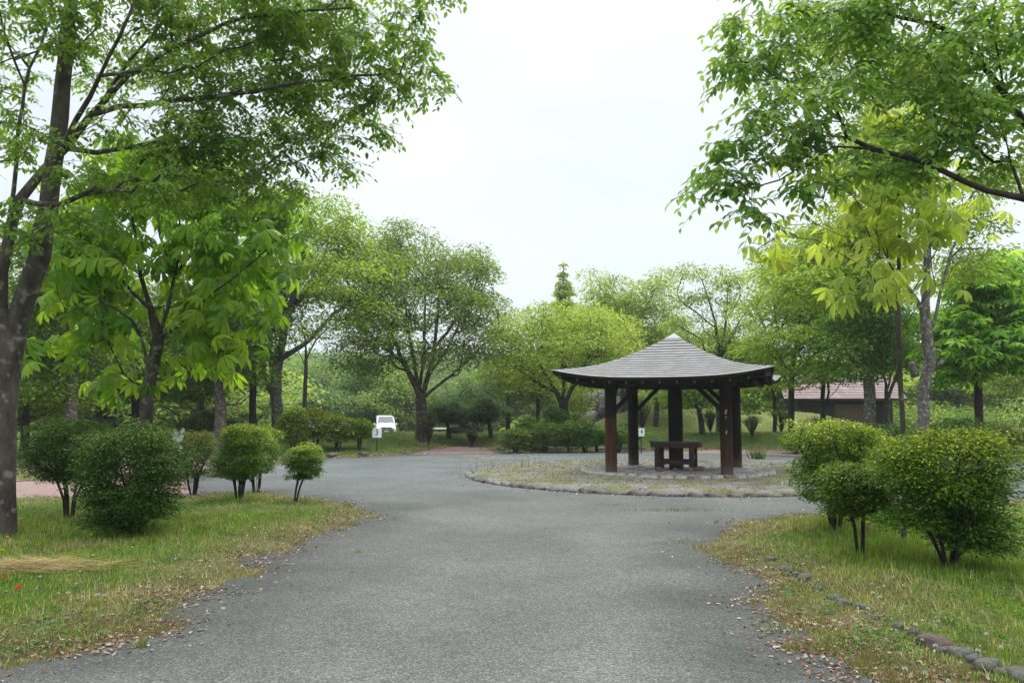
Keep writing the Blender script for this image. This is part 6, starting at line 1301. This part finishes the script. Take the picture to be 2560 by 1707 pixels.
weed(1680, 1277, 'thin strip of weeds on asphalt before the island kerb', 260, (.38, .05), .06, (.14, .17, .05), 3); weed(1700, 1358, 'low weeds on asphalt left of the right lawn tip', 120, (.25, .03), .05, (.16, .19, .06), 4); weed(895, 1380, 'single small weed on asphalt off the left verge', 40, (.03, .02), .05, (.18, .22, .05), 5)
weed(1530, 1263, 'faint weed patch on asphalt left of the longer weed strip', 90, (.15, .04), .04, (.16, .18, .06), 6)
weed(1895, 1155, 'pink-flowered tall weed at right of the stone platform', 70, (.12, .1), .45, (.10, .16, .05), 7, .1)
# tall stalks at the left end of the island with yellow flowers
for k, (px, py, lb) in enumerate(((1215, 1186, 'tall yellow-flowered stalks at the left tip of island'), (1300, 1180, 'yellow-flowered stalks behind the left part of island'), (1480, 1160, 'sparse yellow-flowered stalks left of the stone platform'))):
    rg = np.random.default_rng(820 + k); g_ = GP(px, py); t = thing('wildflower_clump', lb, 'wildflower', (g_[0], g_[1], .07), 0, 'wildflower clumps on the island'); sk = Skel((0, 0, 0)); term = []
    for q in range(26 if k < 2 else 12):
        x_, y_ = rg.normal(0, .45), rg.normal(0, .22); s_ = sk.add((x_, y_, 0), 0); hh = rg.uniform(.22, .5); term.append(sk.add((x_ + rg.normal(0, .05), y_, hh), s_))
    V = []; F = []
    for q in term:
        a, c_ = sk.P[sk.par[q]], sk.P[q]; o_ = len(V); V += [a + (-.003, 0, 0), a + (.003, 0, 0), c_ + (.002, 0, 0), c_ + (-.002, 0, 0)]; F.append((o_, o_ + 1, o_ + 2, o_ + 3))
    tag(link('stalks', np_mesh('stalks', np.array(V), [np.array(F)], np.array((.12, .16, .05))), M['grass'], t), kind='stuff'); T_ = np.array([sk.P[q] for q in term])
    T_ = np.repeat(T_, 5, 0); az = np.tile(np.arange(5) * 1.257, len(T_) // 5); V, Fs, col = scatter('low', T_, np.stack([np.cos(az), np.sin(az), .2 + az * 0], 1), np.tile([0, -.6, 1.0], (len(T_), 1)), np.full(len(T_), .026), np.tile((.62, .48, .04), (len(T_), 1))); tag(link('petals', np_mesh('petals', V, Fs, col), M['dry'], t), kind='stuff')
# counted flowers: clover heads, dandelions, hawkweed
def ball_flower(name, colr, r, seed, flat=1.0, hs=.07):
    rg = np.random.default_rng(seed); n = 46; d = unit(rg.normal(0, 1, (n, 3))); d[:, 2] = np.abs(d[:, 2]) * flat - .1
    V, Fs, col = scatter('low', d * r * .3 + np.array([0, 0, hs]), d, unit(rg.normal(0, 1, (n, 3))), np.full(n, r), np.tile(colr, (n, 1)) * rg.uniform(.8, 1.1, (n, 1))); me = np_mesh('petals', V, Fs, col); me.materials.append(M['dry'])
    st = bmesh.new(); bmesh.ops.create_cone(st, segments=4, radius1=.0022, radius2=.0018, depth=hs, cap_ends=True); bmesh.ops.translate(st, verts=st.verts, vec=(0, 0, hs / 2)); ms = bpy.data.meshes.new('stem'); st.to_mesh(ms); st.free(); ms.materials.append(M['stem']); return me, ms
M['stem'] = mat_plain('stem_green', (.07, .13, .03), .7)
def flowers(name, cat, group, mes, items):
    for i, (px, py, lb, s_) in enumerate(items):
        p = GP(px, py, .08); z = Hs(p[0], p[1]); t = thing(name, lb, cat, (p[0], p[1], z), rng.uniform(0, 6), group); t.scale = (s_,) * 3; link('petals', mes[0], None, t); link('stem', mes[1], None, t)
clv = ball_flower('clover', (.62, .62, .58), .012, 1); dan = ball_flower('dandelion', (.80, .52, .01), .015, 2, .35, .10); hwk = ball_flower('hawkweed', (.75, .08, .01), .019, 3, .5, .16)
cl_l = [(200, 1440), (100, 1457), (175, 1450), (190, 1472), (145, 1500), (168, 1500), (205, 1502), (245, 1500), (260, 1504), (372, 1465), (368, 1480), (408, 1513), (342, 1508), (232, 1404), (470, 1472), (524, 1420), (60, 1238), (82, 1240), (110, 1246), (330, 1378)]
cl_r = [(1986, 1372), (2232, 1462), (2183, 1496), (2181, 1478), (2198, 1483), (2211, 1480), (2260, 1482), (2170, 1537), (2132, 1552), (2100, 1562), (2200, 1508), (2346, 1568), (2290, 1582), (2268, 1586), (2306, 1612), (2468, 1606), (2504, 1636), (2446, 1648), (2262, 1672), (2312, 1684), (2370, 1700), (2160, 1706), (1932, 1352), (2340, 1636)]
flowers('clover_flower', 'flower', 'white clover heads in the left lawn', clv, [(x, y, 'small round white clover head in the left lawn', rng.uniform(.8, 1.15)) for x, y in cl_l])
flowers('clover_flower', 'flower', 'white clover heads in the right lawn', clv, [(x, y, 'small round white clover head in the right lawn', rng.uniform(.8, 1.15)) for x, y in cl_r])
flowers('dandelion_flower', 'flower', None, dan, [(51, 1268, 'yellow flower right beside the big left trunk, upper one', 1.2), (52, 1316, 'yellow flower beside the big left trunk, nearer its foot', 1.2), (17, 1358, 'yellow flower just below the foot of the big left trunk', .9), (226, 1357, 'yellow flower in front of the largest dark left shrub', 1.1), (4, 1400, 'yellow flower at the left picture edge', 1.2), (649, 1236, 'yellow flower at the foot of the two-tiered shrub', 1.2), (1852, 1304, 'yellow flower at the tip of the right lawn', 1.0), (1868, 1232, 'orange-yellow flower against the island kerb', 1.3)])
flowers('hawkweed_flower', 'flower', None, hwk, [(10, 1487, 'red-orange flower at left edge, farther of the two', 1.0), (44, 1520, 'red-orange flower at bottom left, nearer of the two', 1.1)])
# yellow flowers on the bank
for k, (px, Y_, lb) in enumerate(((1112, 35, 'yellow dot flower on the bank below the small umbrella tree'), (1236, 34, 'yellow flower on the bank under the forked small tree'), (1258, 33, 'yellow flower on bank beside the ball-shaped shrub'), (1325, 31.5, 'yellow flower under the centre hedge'))):
    p = PP(px, 1080, Y_); t = thing('dandelion_flower', lb, 'flower', (p[0], Y_, Hs(p[0], Y_)), 0); t.scale = (2.2,) * 3; link('petals', dan[0], None, t); link('stem', dan[1], None, t)
# ================================================================== HAZE
hb = BM(); hb.box((0, 560, 72), (1860, 1300, 152)); hz = hb.done('haze', None)
hm = bpy.data.materials.new('haze'); hm.use_nodes = True; t_ = hm.node_tree; t_.nodes.clear()
ho_ = N(t_, 'ShaderNodeOutputMaterial'); hv = N(t_, 'ShaderNodeVolumePrincipled'); hv.inputs['Color'].default_value = (.86, .93, .96, 1); hv.inputs['Density'].default_value = .0006; hv.inputs['Anisotropy'].default_value = .2
L(t_, hv.outputs[0], ho_.inputs['Volume']); hz.data.materials.append(hm); tag(hz, 'thin humid haze over the park', 'haze', None, 'stuff')
